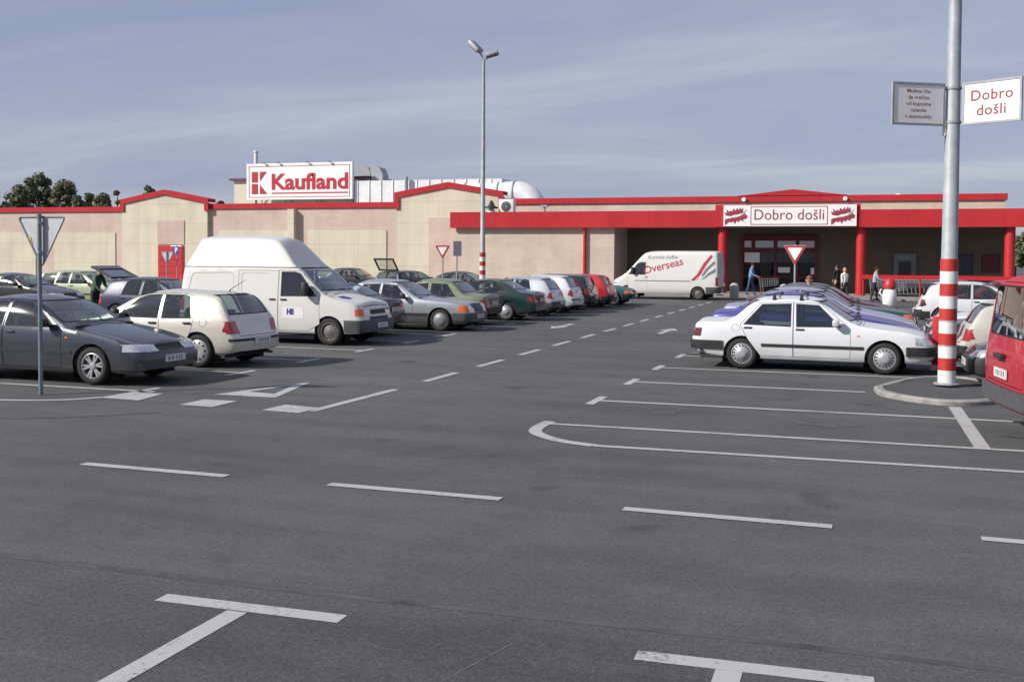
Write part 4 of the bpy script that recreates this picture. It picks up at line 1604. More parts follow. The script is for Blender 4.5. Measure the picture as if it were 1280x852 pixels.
def part(name, bm, m, smooth=0, parent=None):
    """built in world coordinates, parented to the supermarket"""
    fixn(bm)
    o = obj(name, bm, m, parent or bld, smooth)
    if parent is None:
        o.matrix_parent_inverse = Matrix.Translation((14, -66, 0))
    return o


# long wall
bm = bmesh.new()
box(bm, -110, -52.4, WY, WY + .4, 0, 5.35)
box(bm, -45.0, -30.05, WY, WY + .4, 0, 5.5)
part('facade_wall', bm, M['pink'])
bm = bmesh.new()
box(bm, -24.35, 7.7, WY, WY + .4, 4.0, 5.62)
part('upper_wall', bm, M['blockwall'])
bm = bmesh.new()
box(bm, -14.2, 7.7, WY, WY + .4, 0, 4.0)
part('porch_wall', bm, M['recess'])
bm = bmesh.new()
box(bm, -110, 7.7, WY + .4, WY + 45, 0, 5.2)
part('flat_roof', bm, M['roofgrey'])
# side return wall at the right end
bm = bmesh.new()
box(bm, 7.3, 7.72, WY + .42, WY + 45, 0, 5.6)
part('side_wall', bm, M['pink'])
# red parapet trim
for x0, x1, z in ((-110, -52.42, 5.30), (-44.98, -30.07, 5.44), (-22.5, 7.8, 5.58)):
    bm = bmesh.new()
    box(bm, x0, x1, WY - .12, WY + .55, z, z + .36)
    part('parapet_trim', bm, M['red_trim'])
# gables
for x0, x1, ze, zp, pw in ((-52.4, -45.0, 6.12, 6.80, 1.0), (-30.05, -22.5, 6.38, 7.02, 1.0)):
    xm = (x0 + x1) / 2
    bm = bmesh.new()
    prism(bm, [(x0, 0), (x1, 0), (x1, ze - .3), (xm, zp - .3), (x0, ze - .3)], 'y', WY - .25, WY + .38)
    part('gable_wall', bm, M['cream'])
    bm = bmesh.new()
    t = .36
    prism(bm, [(x0 - .12, 5.3), (x0 + .22, 5.3), (x0 + .22, ze - .26), (xm, zp - .3), (x1 - .22, ze - .26), (x1 - .22, 5.3), (x1 + .12, 5.3), (x1 + .12, ze + .05), (xm, zp + .06), (x0 - .12, ze + .05)], 'y', WY - .36, WY - .253)
    prism(bm, [(x0 - .12, ze - .2), (xm, zp - .2), (x1 + .12, ze - .2), (x1 + .12, ze + .05), (xm, zp + .06), (x0 - .12, ze + .05)], 'y', WY - .252, WY + .6)
    part('gable_trim', bm, M['red_trim'])
# cream panels in the pink wall
for xa, xb, zt in ((-66.0, -60.6, 3.72), (-58.8, -53.2, 3.72), (-44.2, -38.5, 3.85), (-36.95, -30.9, 3.88), (-74, -67.7, 3.72), (-82, -75.7, 3.72)):
    bm = bmesh.new()
    box(bm, xa, xb, WY - .06, WY - .003, .1, zt)
    part('cream_panel', bm, M['cream'])
for xa, xb, za, zt in ((-49.25, -46.95, 2.85, 4.6), (-27.65, -24.45, .1, 4.72)):
    bm = bmesh.new()
    box(bm, xa, xb, WY - .30, WY - .253, za, zt)
    part('pink_panel', bm, M['pink'])
bm = bmesh.new()
box(bm, -38.35, -37.85, WY - .42, WY - .004, .1, 5.36)
part('pilaster', bm, M['cream'])
# red gate in the first gable
bm = bmesh.new()
box(bm, -49.2, -47.0, WY - .32, WY - .256, .1, 2.78)
for k in range(5):
    box(bm, -49.1, -47.1, WY - .345, WY - .322, .25 + k * .5, .65 + k * .5)
part('delivery_door', bm, M['red_paint'])
# projecting block, porch
bm = bmesh.new()
box(bm, -24.35, -14.15, CYF + .28, WY - .002, .1, 4.0)
part('block_wall', bm, M['blockwall'])
bm = bmesh.new()
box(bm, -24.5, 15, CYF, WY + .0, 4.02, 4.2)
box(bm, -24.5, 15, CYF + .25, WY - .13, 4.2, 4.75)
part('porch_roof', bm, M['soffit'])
bm = bmesh.new()
box(bm, -24.62, -8.1, CYF - .08, CYF + .24, 3.92, 4.90)
box(bm, -.1, 15, CYF - .08, CYF + .24, 3.92, 4.90)
box(bm, -24.62, -24.34, CYF + .241, WY - .3, 3.92, 4.90)
part('red_fascia', bm, M['red_trim'])
bm = bmesh.new()
box(bm, -8.1, -.1, CYF - .10, CYF + .24, 3.94, 5.22)
part('sign_backing', bm, M['red_trim'])
bm = bmesh.new()
prism(bm, [(-7.3, 5.95), (-.9, 5.95), (-4.0, 6.32)], 'y', WY - .16, WY + .6)
part('entrance_gable', bm, M['red_trim'])
for xx in (-7.72, -.05, 7.55, 14.5):
    bm = bmesh.new()
    lathe(bm, [(.27, 0.1), (.27, 3.99)], 20, 'z', 0, (xx, CYF + .45, 0))
    part('column', bm, M['red_paint'], 40)
bm = bmesh.new()
tube(bm, [(-15.95, CYF + .17, .15), (-15.95, CYF + .17, 3.95)], .1, 10)
part('downpipe', bm, M['red_paint'], 40)
# lamps on the red trim
for xx in (-6.9, -1.0):
    bm = bmesh.new()
    lathe(bm, [(.01, -.16), (.13, -.14), (.13, 0)], 10, 'y', 0, (xx, WY - .13, 5.72))
    part('floodlight', bm, M['white_paint'], 40)
# entrance
ent = bpy.data.objects.new('entrance_door', None)
COL.objects.link(ent)
ent.parent = bld
ent.matrix_parent_inverse = Matrix.Translation((14, -66, 0))
bm = bmesh.new()
ex0, ex1 = -6.95, -2.55
for xx in (-6.95, -6.3, -4.98, -3.7, -2.6):
    box(bm, xx - .07, xx + .07, WY - .2, WY - .02, .12, 3.45)
for zz in (.15, 2.62, 3.4):
    box(bm, ex0, ex1, WY - .19, WY - .03, zz - .12, zz + .12)
box(bm, ex0, ex1, WY - .18, WY - .04, 1.0, 1.09)
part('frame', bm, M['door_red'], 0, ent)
for xa, xb in ((-6.87, -6.38), (-6.22, -5.06), (-4.9, -3.78), (-3.62, -2.68)):
    bm = bmesh.new()
    box(bm, xa, xb, WY - .12, WY - .10, .28, 2.5)
    part('door_pane', bm, M['pane'], 0, ent)
    bm = bmesh.new()
    box(bm, xa + .03, xb - .03, WY - .12, WY - .08, 2.80, 3.22)
    part('transom_pane', bm, mat('transom_glass', (.55, .58, .62), .25, coat=.6), 0, ent)
for xa, xb, za, zb in ((-6.8, -5.9, 1.9, 2.5), (-4.8, -4.1, 1.3, 1.62), (-2.9, -2.7, 1.2, 1.6)):
    bm = bmesh.new()
    box(bm, xa, xb, WY - .23, WY - .21, za, zb)
    part('notice', bm, M['sign_white'], 0, ent)

# hoarding over the entrance: greeting in the middle, a splash on either side
bx0, bx1, bz0, bz1 = -7.62, -.32, 3.98, 5.18
ban = thing('entrance_sign', 'white greeting sign on the red fascia over the shop entrance', 'sign', (-3.97, CYF - .1, bz0))
bm = bmesh.new()
hw = (bx1 - bx0) / 2
box(bm, -hw, hw, -.12, -.003, 0, 1.2)
obj('board', bm, M['sign_white'], ban, 0)
bm = bmesh.new()
for xa in (-2.12, 2.08):
    box(bm, xa, xa + .04, -.127, -.1205, .08, 1.12)
box(bm, -2.12, 2.12, -.127, -.1205, 1.08, 1.12)
box(bm, -2.12, 2.12, -.127, -.1205, .08, .12)
obj('frame_line', bm, M['text_red'], ban, 0)
text('lettering', 'Dobro došli', .86, M['text_red'], ban, (0, -.122, .62), sx=.93)
M['splash_grey'] = mat('splash_grey', (.33, .35, .36), .6)
M['splash_red'] = mat('splash_red', (.28, .03, .05), .6)
for cx_ in (-2.95, 2.92):
    rnd = random.Random(4)
    bm = bmesh.new()
    # grey lightning band
    prism(bm, [(cx_ - .6, .38), (cx_ - .25, .50), (cx_ + .2, .58), (cx_ + .62, .98), (cx_ + .48, .68), (cx_ + .62, .62), (cx_ + .3, .46), (cx_ + .55, .2), (cx_ + .1, .42), (cx_ - .2, .36)], 'y', -.128, -.1205)
    obj('grey_flash', bm, M['splash_grey'], ban, 0)
    up = [(-.56, .62), (-.66, .80), (-.50, .76), (-.54, .98), (-.38, .82), (-.30, .92), (-.22, .84), (-.12, 1.02), (-.02, .88), (.08, 1.06), (.14, .90), (.26, 1.08), (.30, .94), (.40, 1.04), (.40, .78), (.26, .74), (.1, .68), (-.1, .66), (-.3, .58), (-.45, .60)]
    dn = [(-.62, .36), (-.52, .44), (-.36, .44), (-.2, .48), (0, .48), (.16, .56), (.34, .60), (.52, .72), (.66, .58), (.6, .44), (.42, .40), (.36, .28), (.24, .38), (.14, .22), (.06, .34), (-.06, .12), (-.14, .30), (-.28, .20), (-.34, .28), (-.62, .06)]
    for pl__ in (up, dn):
        bm = bmesh.new()
        fl = bm.faces.new([bm.verts.new((cx_ + x, -.1295, z)) for x, z in pl__])
        r_ = bmesh.ops.extrude_face_region(bm, geom=[fl])
        for g_ in r_['geom']:
            if isinstance(g_, bmesh.types.BMVert):
                g_.co.y -= .006
        fixn(bm)
        obj('red_splash', bm, M['splash_red'], ban, 0)

# roof sign
rs = thing('roof_sign', 'big white billboard with a red logo and lettering on the supermarket roof', 'sign', (-45.7, 80, 6.9))
bm = bmesh.new()
box(bm, -5.08, 5.08, 0, .35, 0, 3.1)
obj('board', bm, M['sign_white'], rs, 0)
bm = bmesh.new()
for xa, xb, za, zb in ((-4.85, 4.85, 2.83, 2.87), (-4.85, 4.85, .2, .24), (-4.85, -4.81, .24, 2.83), (4.81, 4.85, .24, 2.83)):
    box(bm, xa, xb, -.02, -.002, za, zb)
obj('border_line', bm, M['sign_red'], rs, 0)
bm = bmesh.new()
for poly in ([(-4.55, 1.5), (-3.97, 1.5), (-3.97, 2.4), (-4.55, 2.4)], [(-4.55, .5), (-3.97, .5), (-3.97, 1.36), (-4.55, 1.36)], [(-3.75, 1.62), (-3.75, 2.4), (-3.1, 2.4)], [(-3.75, 1.28), (-3.04, .5), (-3.75, .5)]):
    prism(bm, poly, 'y', -.03, -.002)
fixn(bm)
obj('logo', bm, M['sign_red'], rs, 0)
kt = text_mesh('Kaufland', 1.0, .03, .01)
xs_ = [v.co.x for v in kt.vertices]
kt.materials.clear()
kt.materials.append(M['sign_red'])
ko = link('lettering', kt, (), rs)
kx = 7.3 / (max(xs_) - min(xs_))
ko.scale = (kx, 1.85, 1)
ko.rotation_euler = (PI / 2, 0, 0)
ko.location = (1.05 - kx * (max(xs_) + min(xs_)) / 2, -.012, 1.45)
bm = bmesh.new()
box(bm, -2.6, 4.7, -.02, -.002, .5, .6)
obj('underline', bm, M['sign_red'], rs, 0)
bm = bmesh.new()
for xx in (-4.4, -1.5, 1.5, 4.4):
    box(bm, xx - .06, xx + .06, .351, .5, -1.7, 3.0)
    tube(bm, [(xx, .45, 2.4), (xx, 1.9, -1.65)], .05, 6)
obj('support_frame', bm, M['galv'], rs, 0)
for xx in (-3.3, -1.9, .9, 3.0):
    bm = bmesh.new()
    tube(bm, [(xx, .2, 3.05), (xx, -.0, 3.14), (xx + .05, -.15, 3.14)], .03, 6)
    box(bm, xx - .1, xx + .14, -.26, -.14, 3.1, 3.17)
    obj('sign_lamp', bm, M['greyplastic'], rs, 0)

# rooftop house, stack, plant
rh = thing('rooftop_plant_room', 'cream plant room with dark red cap standing behind the roof billboard', 'roof building', (-46.5, 84, 5.2))
bm = bmesh.new()
box(bm, -6.5, 6.5, -2.5, 4, 0, 3.5)
obj('wall', bm, mat('plant_room_cream', (.60, .55, .45), .9, var=.05, scale=.5), rh, 0)
bm = bmesh.new()
box(bm, -6.85, 6.85, -2.8, 4.3, 3.503, 3.68)
obj('roof_edge', bm, mat('dark_red_edge', (.12, .03, .03), .6), rh, 0)
st_ = thing('flue', 'thin steel flue pipe rising beside the roof billboard', 'flue', (-51.4, 82.5, 8.88))
bm = bmesh.new()
lathe(bm, [(.17, 0), (.17, 2.35)], 14, 'z')
obj('pipe', bm, M['silver'], st_, 40)
bm = bmesh.new()
lathe(bm, [(.05, 2.55), (.22, 2.5), (.22, 2.36), (.05, 2.35)], 14, 'z')
obj('cowl', bm, M['silver'], st_, 40)
ah = thing('ventilation_duct', 'long ribbed silver sheet metal duct on the supermarket roof', 'duct', (-34, 80.5, 5.2))
bm = bmesh.new()
box(bm, -6.55, 6.5, -.2, 2.2, .9, 3.2)
for k in range(12):
    xx = -6.3 + k * 1.08
    box(bm, xx, xx + .07, -.26, -.203, .9, 3.24)
obj('casing', bm, M['silver'], ah, 0)
bm = bmesh.new()
box(bm, -6.5, 6.4, 0, 2, 0, .9)
obj('frame', bm, M['galv'], ah, 0)
bm = bmesh.new()
tube(bm, [(-1.7, -.5, .5), (-1.7, -.5, 3.45)], .16, 10)
obj('drain_pipe', bm, M['galv'], ah, 40)
for nm, xx, lb in (('roof_cowl', -40.15, 'dark sheet metal cowl just right of the roof billboard'), ('roof_cowl', -39.1, 'notched sheet metal cowl on the roof, second from the billboard')):
    bm = bmesh.new()
    if xx < -39:
        prism(bm, [(-.9, 0), (1.0, 0), (.95, .75), (.5, 1.35), (-.3, 1.6), (-.9, 1.6)], 'y', -.6, .6)
    else:
        prism(bm, [(-.85, 0), (.95, 0), (.95, 1.35), (.35, 1.3), (.1, .5), (-.25, .5), (-.45, 1.2), (-.85, 1.3)], 'y', -.6, .6)
    fixn(bm)
    o = obj(nm, bm, M['galv'], None, 20)
    o.location = (xx, 82, 8.42)
    o.scale = (.6, 1, .85)
    tag(o, lb, 'roof vent')
bd = thing('duct_elbow', 'fat rounded silver duct bending down behind the second gable', 'duct', (-27, 80, 5.2))
bm = bmesh.new()
pts = [(-4.5, .8, 2.05)]
for k in range(9):
    a = k / 8 * PI / 2
    pts.append((.6 + 1.7 * math.sin(a), .8, .35 + 1.7 * math.cos(a)))
pts.append((2.3, .8, 0))
tube(bm, pts, .95, 20)
obj('bend', bm, M['silver'], bd, 50)
bm = bmesh.new()
for xx in (-3.6, -2.2, -.8, .5):
    lathe(bm, [(.95, -.05), (1.02, -.05), (1.02, .05), (.95, .05)], 20, 'y')
    for v in bm.verts:
        if not v.tag:
            v.tag = True
            v.co = Vector((xx + v.co.y, .8 + v.co.x, 2.05 + v.co.z))
obj('flange', bm, M['galv'], bd, 40)
ac = thing('air_conditioner', 'white air conditioning box on the porch roof by the second gable', 'air conditioner', (-21.6, 64.2, 4.75))
bm = bmesh.new()
box(bm, -.5, .5, -.25, .25, .1, 1.05, bev=.03)
obj('case', bm, M['white_paint'], ac, 30)
bm = bmesh.new()
lathe(bm, [(.33, -.262), (.3, -.27), (.05, -.275)], 16, 'y', 0, (0, 0, .58))
box(bm, -.42, -.3, -.2, .2, 0, .1)
box(bm, .3, .42, -.2, .2, 0, .1)
obj('fan_grille', bm, M['greyplastic'], ac, 30)
ve = thing('roof_fan', 'black mushroom vent on a white base on the porch roof', 'roof vent', (-22.6, 64.0, 4.75))
ve.scale = (.75, .75, .75)
bm = bmesh.new()
lathe(bm, [(.45, 0), (.36, .3), (.22, .55), (.22, .75)], 16, 'z')
obj('base', bm, M['white_paint'], ve, 40)
bm = bmesh.new()
lathe(bm, [(.2, .6), (.62, .62), (.6, .72), (.3, .85), (.12, 1.25), (.02, 1.3)], 16, 'z')
obj('cap', bm, M['blackplastic'], ve, 40)
for xx, lb in ((-19.2, 'small grey vent pipe with a hood on the porch roof'),):
    o = thing('vent_pipe', lb, 'vent pipe', (xx, 64.5, 4.75))
    bm = bmesh.new()
    lathe(bm, [(.08, 0), (.08, .6)], 10, 'z')
    obj('pipe', bm, M['galv'], o, 40)
    bm = bmesh.new()
    box(bm, -.22, .22, -.16, .16, .55, .68)
    obj('hood', bm, M['galv'], o, 0)
bv = thing('roof_turbine_vent', 'round silver ball vent on the roof right of the entrance gable', 'roof vent', (2.1, 70, 5.2))
bm = bmesh.new()
lathe(bm, [(.12, 0), (.12, .62)], 12, 'z')
obj('stem', bm, M['galv'], bv, 40)
bm = bmesh.new()
lathe(bm, [(.03, .6), (.2, .64), (.28, .82), (.2, 1.0), (.03, 1.05)], 16, 'z')
obj('ball', bm, M['silver'], bv, 50)

# cash machine and posters on the porch wall
am = thing('cash_machine', 'pale grey cash machine with a dark screen in the porch wall', 'cash machine', (at(1131, 330, WY)[0], WY - .003, .9))
bm = bmesh.new()
prism(bm, [(-.62, 0), (.62, 0), (.62, 1.6), (-.62, 1.6)], 'y', -.14, 0)
fixn(bm)
obj('surround', bm, mat('cash_machine_grey', (.17, .19, .21), .6), am, 0)
bm = bmesh.new()
box(bm, -.34, .34, -.17, -.142, .3, 1.12)
obj('screen', bm, mat('screen_black', (.02, .025, .035), .2), am, 0)
bm = bmesh.new()
box(bm, -.5, .5, -.16, -.142, 1.25, 1.48)
obj('header', bm, mat('header_grey', (.22, .24, .26), .5), am, 0)
for xa, xb, y0, y1, col, lb in ((1194, 1216, 318, 343, (.02, .03, .07), 'dark blue notice on the porch wall between cash machine and right column'), (1227, 1250, 318, 341, (.09, .008, .014), 'dark red poster on the porch wall nearest the right column')):
    X0, Z1 = at(xa, y0, WY - .05)
    X1, Z0 = at(xb, y1, WY - .05)
    po = thing('poster', lb, 'poster', ((X0 + X1) / 2, WY - .003, Z0))
    bm = bmesh.new()
    hw_ = (X1 - X0) / 2
    box(bm, -hw_, hw_, -.05, 0, 0, Z1 - Z0)
    obj('frame', bm, M['blackplastic'], po, 0)
    bm = bmesh.new()
    box(bm, -hw_ + .08, hw_ - .08, -.06, -.052, .08, Z1 - Z0 - .08)
    obj('sheet', bm, mat('poster_sheet', col, .4, var=.5, scale=3), po, 0)

# trolley bay
TR = 60.6
ts = thing('trolley_rail', 'long red guard rail round the trolley bay under the porch', 'railing', (4.0, TR, .12))
bm = bmesh.new()
box(bm, -4.0, 5, -.04, .04, .95, 1.17)
obj('rail', bm, M['red_paint'], ts, 0)
for xx in (-3.9, -1, 2, 4.9):
    bm = bmesh.new()
    tube(bm, [(xx, .08, 0), (xx, .08, 1.0)], .04, 8)
    obj('post', bm, M['red_paint'], ts, 40)
M['wire'] = mat('trolley_wire', (.45, .46, .47), .35, metal=.7)


def make_trolley(label):
    t = thing('shopping_trolley', label, 'trolley', (0, 0, 0), 0, 'trolleys nested in the trolley bay')
    bm = bmesh.new()
    # basket of wires: wide at the handle, narrow in front
    def P(u, v, s):      # u along, v height, s side
        wd = .27 - .06 * u
        return (u * .85 - .4, s * wd * (1 - .12 * (1 - v)), .48 + .12 * u + v * (.42 - .08 * u))
    for s in (-1, 1):
        for v in (0, .33, .66, 1):
            tube(bm, [P(0, v, s), P(1, v, s)], .009, 4)
        for k in range(8):
            tube(bm, [P(k / 7, 0, s), P(k / 7, 1, s)], .007, 4)
    for k in range(6):
        tube(bm, [P(k / 5, 0, -1), P(k / 5, 0, 1)], .007, 4)
    for v in (0, .5, 1):
        tube(bm, [P(1, v, -1), P(1, v, 1)], .008, 4)
    obj('basket', bm, M['wire'], t, 0)
    bm = bmesh.new()
    for s in (-1, 1):
        tube(bm, [(.42, s * .2, .14), (-.38, s * .26, .16), (-.42, s * .26, .5), (-.5, s * .27, .98)], .016, 6)
    obj('frame', bm, M['wire'], t, 0)
    bm = bmesh.new()
    tube(bm, [(-.5, -.28, .99), (-.5, .28, .99)], .022, 8)
    obj('handle', bm, M['red_paint'], t, 40)
    for x, y in ((.4, .2), (.4, -.2), (-.36, .26), (-.36, -.26)):
        bm = bmesh.new()
        lathe(bm, [(.01, -.015), (.06, -.015), (.06, .015), (.01, .015)], 10, 'y', 0, (x, y, .062))
        obj('caster', bm, M['blackplastic'], t, 40)
    return t


tro = make_trolley('wire shopping trolley nested in a line behind the red rail of the trolley bay')
k = 0
for row, yy in ((0, 61.3), (1, 62.0)):
    for j in range(20):
        o = tro if k == 0 else copy_tree(tro)
        o.location = (.9 + j * .21, yy, .12)
        o.rotation_euler = (0, 0, 0)
        k += 1
# PART3

# ------------------------------------------------------------------ poles and signs
def stripes(bm, x, y, r, n, h, z0, taper=0.0):
    rings = []
    for i in range(n):
        rr = r - taper * i
        m0 = (i % 2)
        a = lathe(bm, [(rr + .004, z0 + i * h), (rr + .004 - taper, z0 + (i + 1) * h)], 20, 'z', 1 if i % 2 else 0, (x, y, 0))


M['text_small'] = mat('text_faded_red', (.27, .045, .06), .6)
lp = thing('lamp_post', 'tall grey steel lamp post with red and white banded foot and two sign panels', 'lamp post', (1.343, 18.42, .09))
bm = bmesh.new()
lathe(bm, [(.132, 0), (.132, 2.02), (.125, 2.03), (.075, 10.4), (.0, 10.42)], 24, 'z')
obj('pole', bm, M['galv'], lp, 40)
M['band_white'] = mat('band_white', (.66, .66, .65), .55, var=.12, scale=8)
M['band_red'] = mat('band_red', (.42, .025, .02), .55, var=.12, scale=8)
bm = bmesh.new()
stripes(bm, 0, 0, .133, 10, .2, .03)
obj('warning_bands', bm, [M['band_white'], M['band_red']], lp, 40)
bm = bmesh.new()
for zz in (.62, 1.02):
    lathe(bm, [(.138, zz), (.142, zz + .01), (.138, zz + .02)], 20, 'z')
lathe(bm, [(.2, 0), (.2, .02), (.15, .03)], 20, 'z')
obj('base_collar', bm, M['galv'], lp, 40)
bm = bmesh.new()
for a in (-.6, .6):
    tube(bm, [(0, 0, 10.4), (math.cos(a) * .5, math.sin(a) * .5, 10.7)], .04, 8)
obj('lamp_arm', bm, M['galv'], lp, 40)
for nm, sgn, ang, lines, label, fs, col in (
        ('notice_board', -1, 30, ['Molimo Vas', 'da vrećice', 'od kupovine', 'ostavite', 'u automobilu'], 'shaded grey notice panel with five lines of red text, clamped left on the lamp post', .088, M['text_red']),
        ('notice_board', 1, -30, ['Dobro', 'došli'], 'sunlit white greeting panel clamped right on the lamp post', .235, M['text_red'])):
    t = thing(nm, label, 'sign', (1.343, 18.42, 4.58), 0)
    t.rotation_euler = (0, 0, R(ang))
    x0 = sgn * .17
    x1 = sgn * 1.08
    a, b3 = min(x0, x1), max(x0, x1)
    bm = bmesh.new()
    box(bm, a, b3, -.022, .0, -.32, .32)
    obj('panel', bm, M['sign_white'], t, 0)
    bm = bmesh.new()
    fw = .035
    box(bm, a - .01, b3 + .01, -.032, .012, .302, .302 + fw)
    box(bm, a - .01, b3 + .01, -.032, .012, -.302 - fw, -.302)
    box(bm, a - .01, a - .01 + fw, -.031, .011, -.301, .301)
    box(bm, b3 + .01 - fw, b3 + .01, -.031, .011, -.301, .301)
    obj('frame', bm, M['galv'], t, 0)
    xm = (a + b3) / 2
    if len(lines) == 5:
        for i, ln in enumerate(lines):
            text('lettering', ln, fs, M['text_small'], t, (xm, -.0226, .2 - i * .1), bold=.0008, extr=.0003)
    else:
        text('lettering', lines[0], fs, col, t, (xm, -.0226, .105), bold=.003, extr=.0003, spacing=1.06)
        text('lettering', lines[1], fs, col, t, (xm, -.0226, -.13), bold=.003, extr=.0003, spacing=1.06)
    for zz in (.27, -.27):
        bm = bmesh.new()
        lathe(bm, [(.118, zz - .02), (.127, zz - .02), (.127, zz + .02), (.118, zz + .02)], 16, 'z')
        box(bm, min(sgn * .11, sgn * .2), max(sgn * .11, sgn * .2), .013, .03, zz - .018, zz + .018)
        obj('clamp', bm, M['galv'], t, 40)
bm = bmesh.new()
lathe(bm, [(.03, 0), (.035, .02), (.03, .26), (.012, .28)], 10, 'z')
o = obj('cable_outlet', bm, M['white_paint'], lp, 40)
o.location = (-.12, -.05, 4.0)

# red sheet metal box behind the pole, taken for a bin
rb = thing('red_metal_box', 'tall red metal box on a white foot right behind the banded lamp post', 'cabinet', (*ground(1171, 462), 0))
bm = bmesh.new()
box(bm, -.09, .3, -.1, .16, .1, 1.02, bev=.015)
obj('cabinet', bm, M['red_paint'], rb, 30)
bm = bmesh.new()
box(bm, -.12, .33, -.13, .19, 0, .098)
obj('foot', bm, M['white_paint'], rb, 0)
bm = bmesh.new()
box(bm, .02, .28, -.112, -.102, .3, .95)
obj('door', bm, M['red_paint'], rb, 0)

# middle lamp post with two floodlights
ml = thing('lamp_post', 'distant tall slim lamp post with banded foot and two floodlights at its top', 'lamp post', (-16.3, 45, 0))
bm = bmesh.new()
lathe(bm, [(.13, 0), (.13, 2.3), (.115, 2.32), (.06, 10.95), (0, 10.97)], 18, 'z')
obj('pole', bm, M['galv'], ml, 40)
bm = bmesh.new()
stripes(bm, 0, 0, .131, 11, .2, .1)
obj('warning_bands', bm, [M['band_red'], M['band_white']], ml, 40)
bm = bmesh.new()
tube(bm, [(0, 0, 10.9), (-.1, -.02, 11.15), (-.28, -.08, 11.4)], .04, 8)
tube(bm, [(0, 0, 10.9), (.15, .0, 11.02), (.3, 0, 11.08)], .04, 8)
obj('lamp_bracket', bm, M['galv'], ml, 40)
for cx_, cz_, rz, ry, k in ((-.42, 11.52, -.25, .75, 1.2), (.42, 11.13, .2, -.25, 1.0)):
    e = bpy.data.objects.new('floodlight', None)
    COL.objects.link(e)
    e.parent = ml
    e.location = (cx_, -.05, cz_)
    e.rotation_euler = (0, ry, rz)
    e.scale = (k, k, k)
    bm = bmesh.new()
    box(bm, -.3, .3, -.2, .2, -.05, .13, bev=.06)
    obj('housing', bm, M['galv'], e, 40)
    bm = bmesh.new()
    box(bm, -.24, .24, -.15, .15, -.066, -.052)
    obj('lens', bm, M['greyplastic'], e, 0)


def yield_sign(label, loc, zc, size, rz, back=False, pole_r=.032, colp=None, group=None):
    t = thing('yield_sign', label, 'road sign', (loc[0], loc[1], 0), rz, group)
    h = size * .866
    bm = bmesh.new()
    lathe(bm, [(pole_r, 0), (pole_r, zc + h * .55), (0, zc + h * .55 + .01)], 14, 'z')
    obj('pole', bm, colp or M['galv'], t, 40)
    # the sign faces -y when not seen from the back
    yf = -.05
    tri = lambda s: round_poly([(-size / 2 * s, zc + h / 2 - (1 - s) * h * .34), (size / 2 * s, zc + h / 2 - (1 - s) * h * .34), (0, zc - h / 2 + (1 - s) * h * .64)], .06 * s)
    bm = bmesh.new()
    prism(bm, tri(1), 'y', yf - .012, yf)
    fixn(bm)
    obj('sign_plate', bm, M['grey_back'], t, 0)
    bm = bmesh.new()
    prism(bm, tri(.985), 'y', yf - .0165, yf - .0125)
    fixn(bm)
    obj('red_border', bm, M['sign_red'], t, 0)
    bm = bmesh.new()
    prism(bm, tri(.66), 'y', yf - .021, yf - .017)
    fixn(bm)
    obj('white_face', bm, M['sign_white'], t, 0)
    # folded rim and stiffeners on the back
    bm = bmesh.new()
    c = tri(1)
    for i in range(len(c)):
        p, q = c[i], c[(i + 1) % len(c)]
        tube(bm, [(p[0], yf + .008, p[1]), (q[0], yf + .008, q[1])], .012, 5)
    for zz in (zc + h * .38, zc - h * .2):
        lathe(bm, [(pole_r + .002, zz - .02), (pole_r + .008, zz - .02), (pole_r + .008, zz + .02), (pole_r + .002, zz + .02)], 12, 'z')
    obj('rim', bm, M['galv'], t, 40)
    return t


M['pole_teal'] = mat('sign_pole_grey', (.17, .215, .235), .5, metal=.3, var=.15, scale=6)
ys1 = yield_sign('yield sign seen from the back on a thin grey pole beside the dark grey saloon', (-11.56, 12.66), 2.265, .87, PI, colp=M['pole_teal'])
bm = bmesh.new()
box(bm, .17, .21, -.047, -.044, 2.2, 2.28)
box(bm, .19, .24, -.047, -.044, 2.26, 2.34)
obj('sticker', bm, mat('yellow_sticker', (.5, .36, .06), .6), ys1, 0)
p = ground(555, 352, 1.2)
s2 = at(553.5, 315, 40)
yield_sign('small red bordered yield sign before the pale block wall behind the left row of cars', (s2[0], 40), s2[1], .62, .15)
s3 = at(994, 319, 44)
yield_sign('yield sign facing us in front of the dark shop entrance', (s3[0], 44), s3[1], .9, -.12, pole_r=.04)
s4 = at(571, 311, 41)
t = thing('rectangular_sign', 'narrow grey rectangular sign on a thin pole beside the small yield sign', 'road sign', (s4[0], 41, 0), .9)
bm = bmesh.new()
lathe(bm, [(.03, 0), (.03, s4[1] + .33), (0, s4[1] + .34)], 12, 'z')
obj('pole', bm, M['galv'], t, 40)
bm = bmesh.new()
box(bm, -.2, .2, -.05, -.036, s4[1] - .3, s4[1] + .32)
obj('panel', bm, M['grey_back'], t, 0)
s5 = at(213, 323, 50)
yield_sign('white backed yield sign before the red delivery door', (s5[0] - .25, 50), s5[1], .85, PI - .05)
s6 = at(221, 313, 50.5)
t = thing('parking_sign', 'blue parking sign on a pole before the red delivery door', 'road sign', (s6[0], 50.5, 0), -.2)
bm = bmesh.new()
lathe(bm, [(.03, 0), (.03, s6[1] + .3), (0, s6[1] + .31)], 12, 'z')
obj('pole', bm, M['galv'], t, 40)
bm = bmesh.new()
box(bm, -.22, .22, -.05, -.036, s6[1] - .22, s6[1] + .22)
obj('panel', bm, mat('sign_blue', (.02, .06, .26), .5), t, 0)
text('lettering', 'P', .4, M['sign_white'], t, (0, -.053, s6[1]), bold=.01, extr=.002)
bm = bmesh.new()
tube(bm, [(-.5, .02, s6[1] + .25), (.35, .02, s6[1] + .25)], .035, 8)
obj('crossbar', bm, M['white_paint'], t, 40)

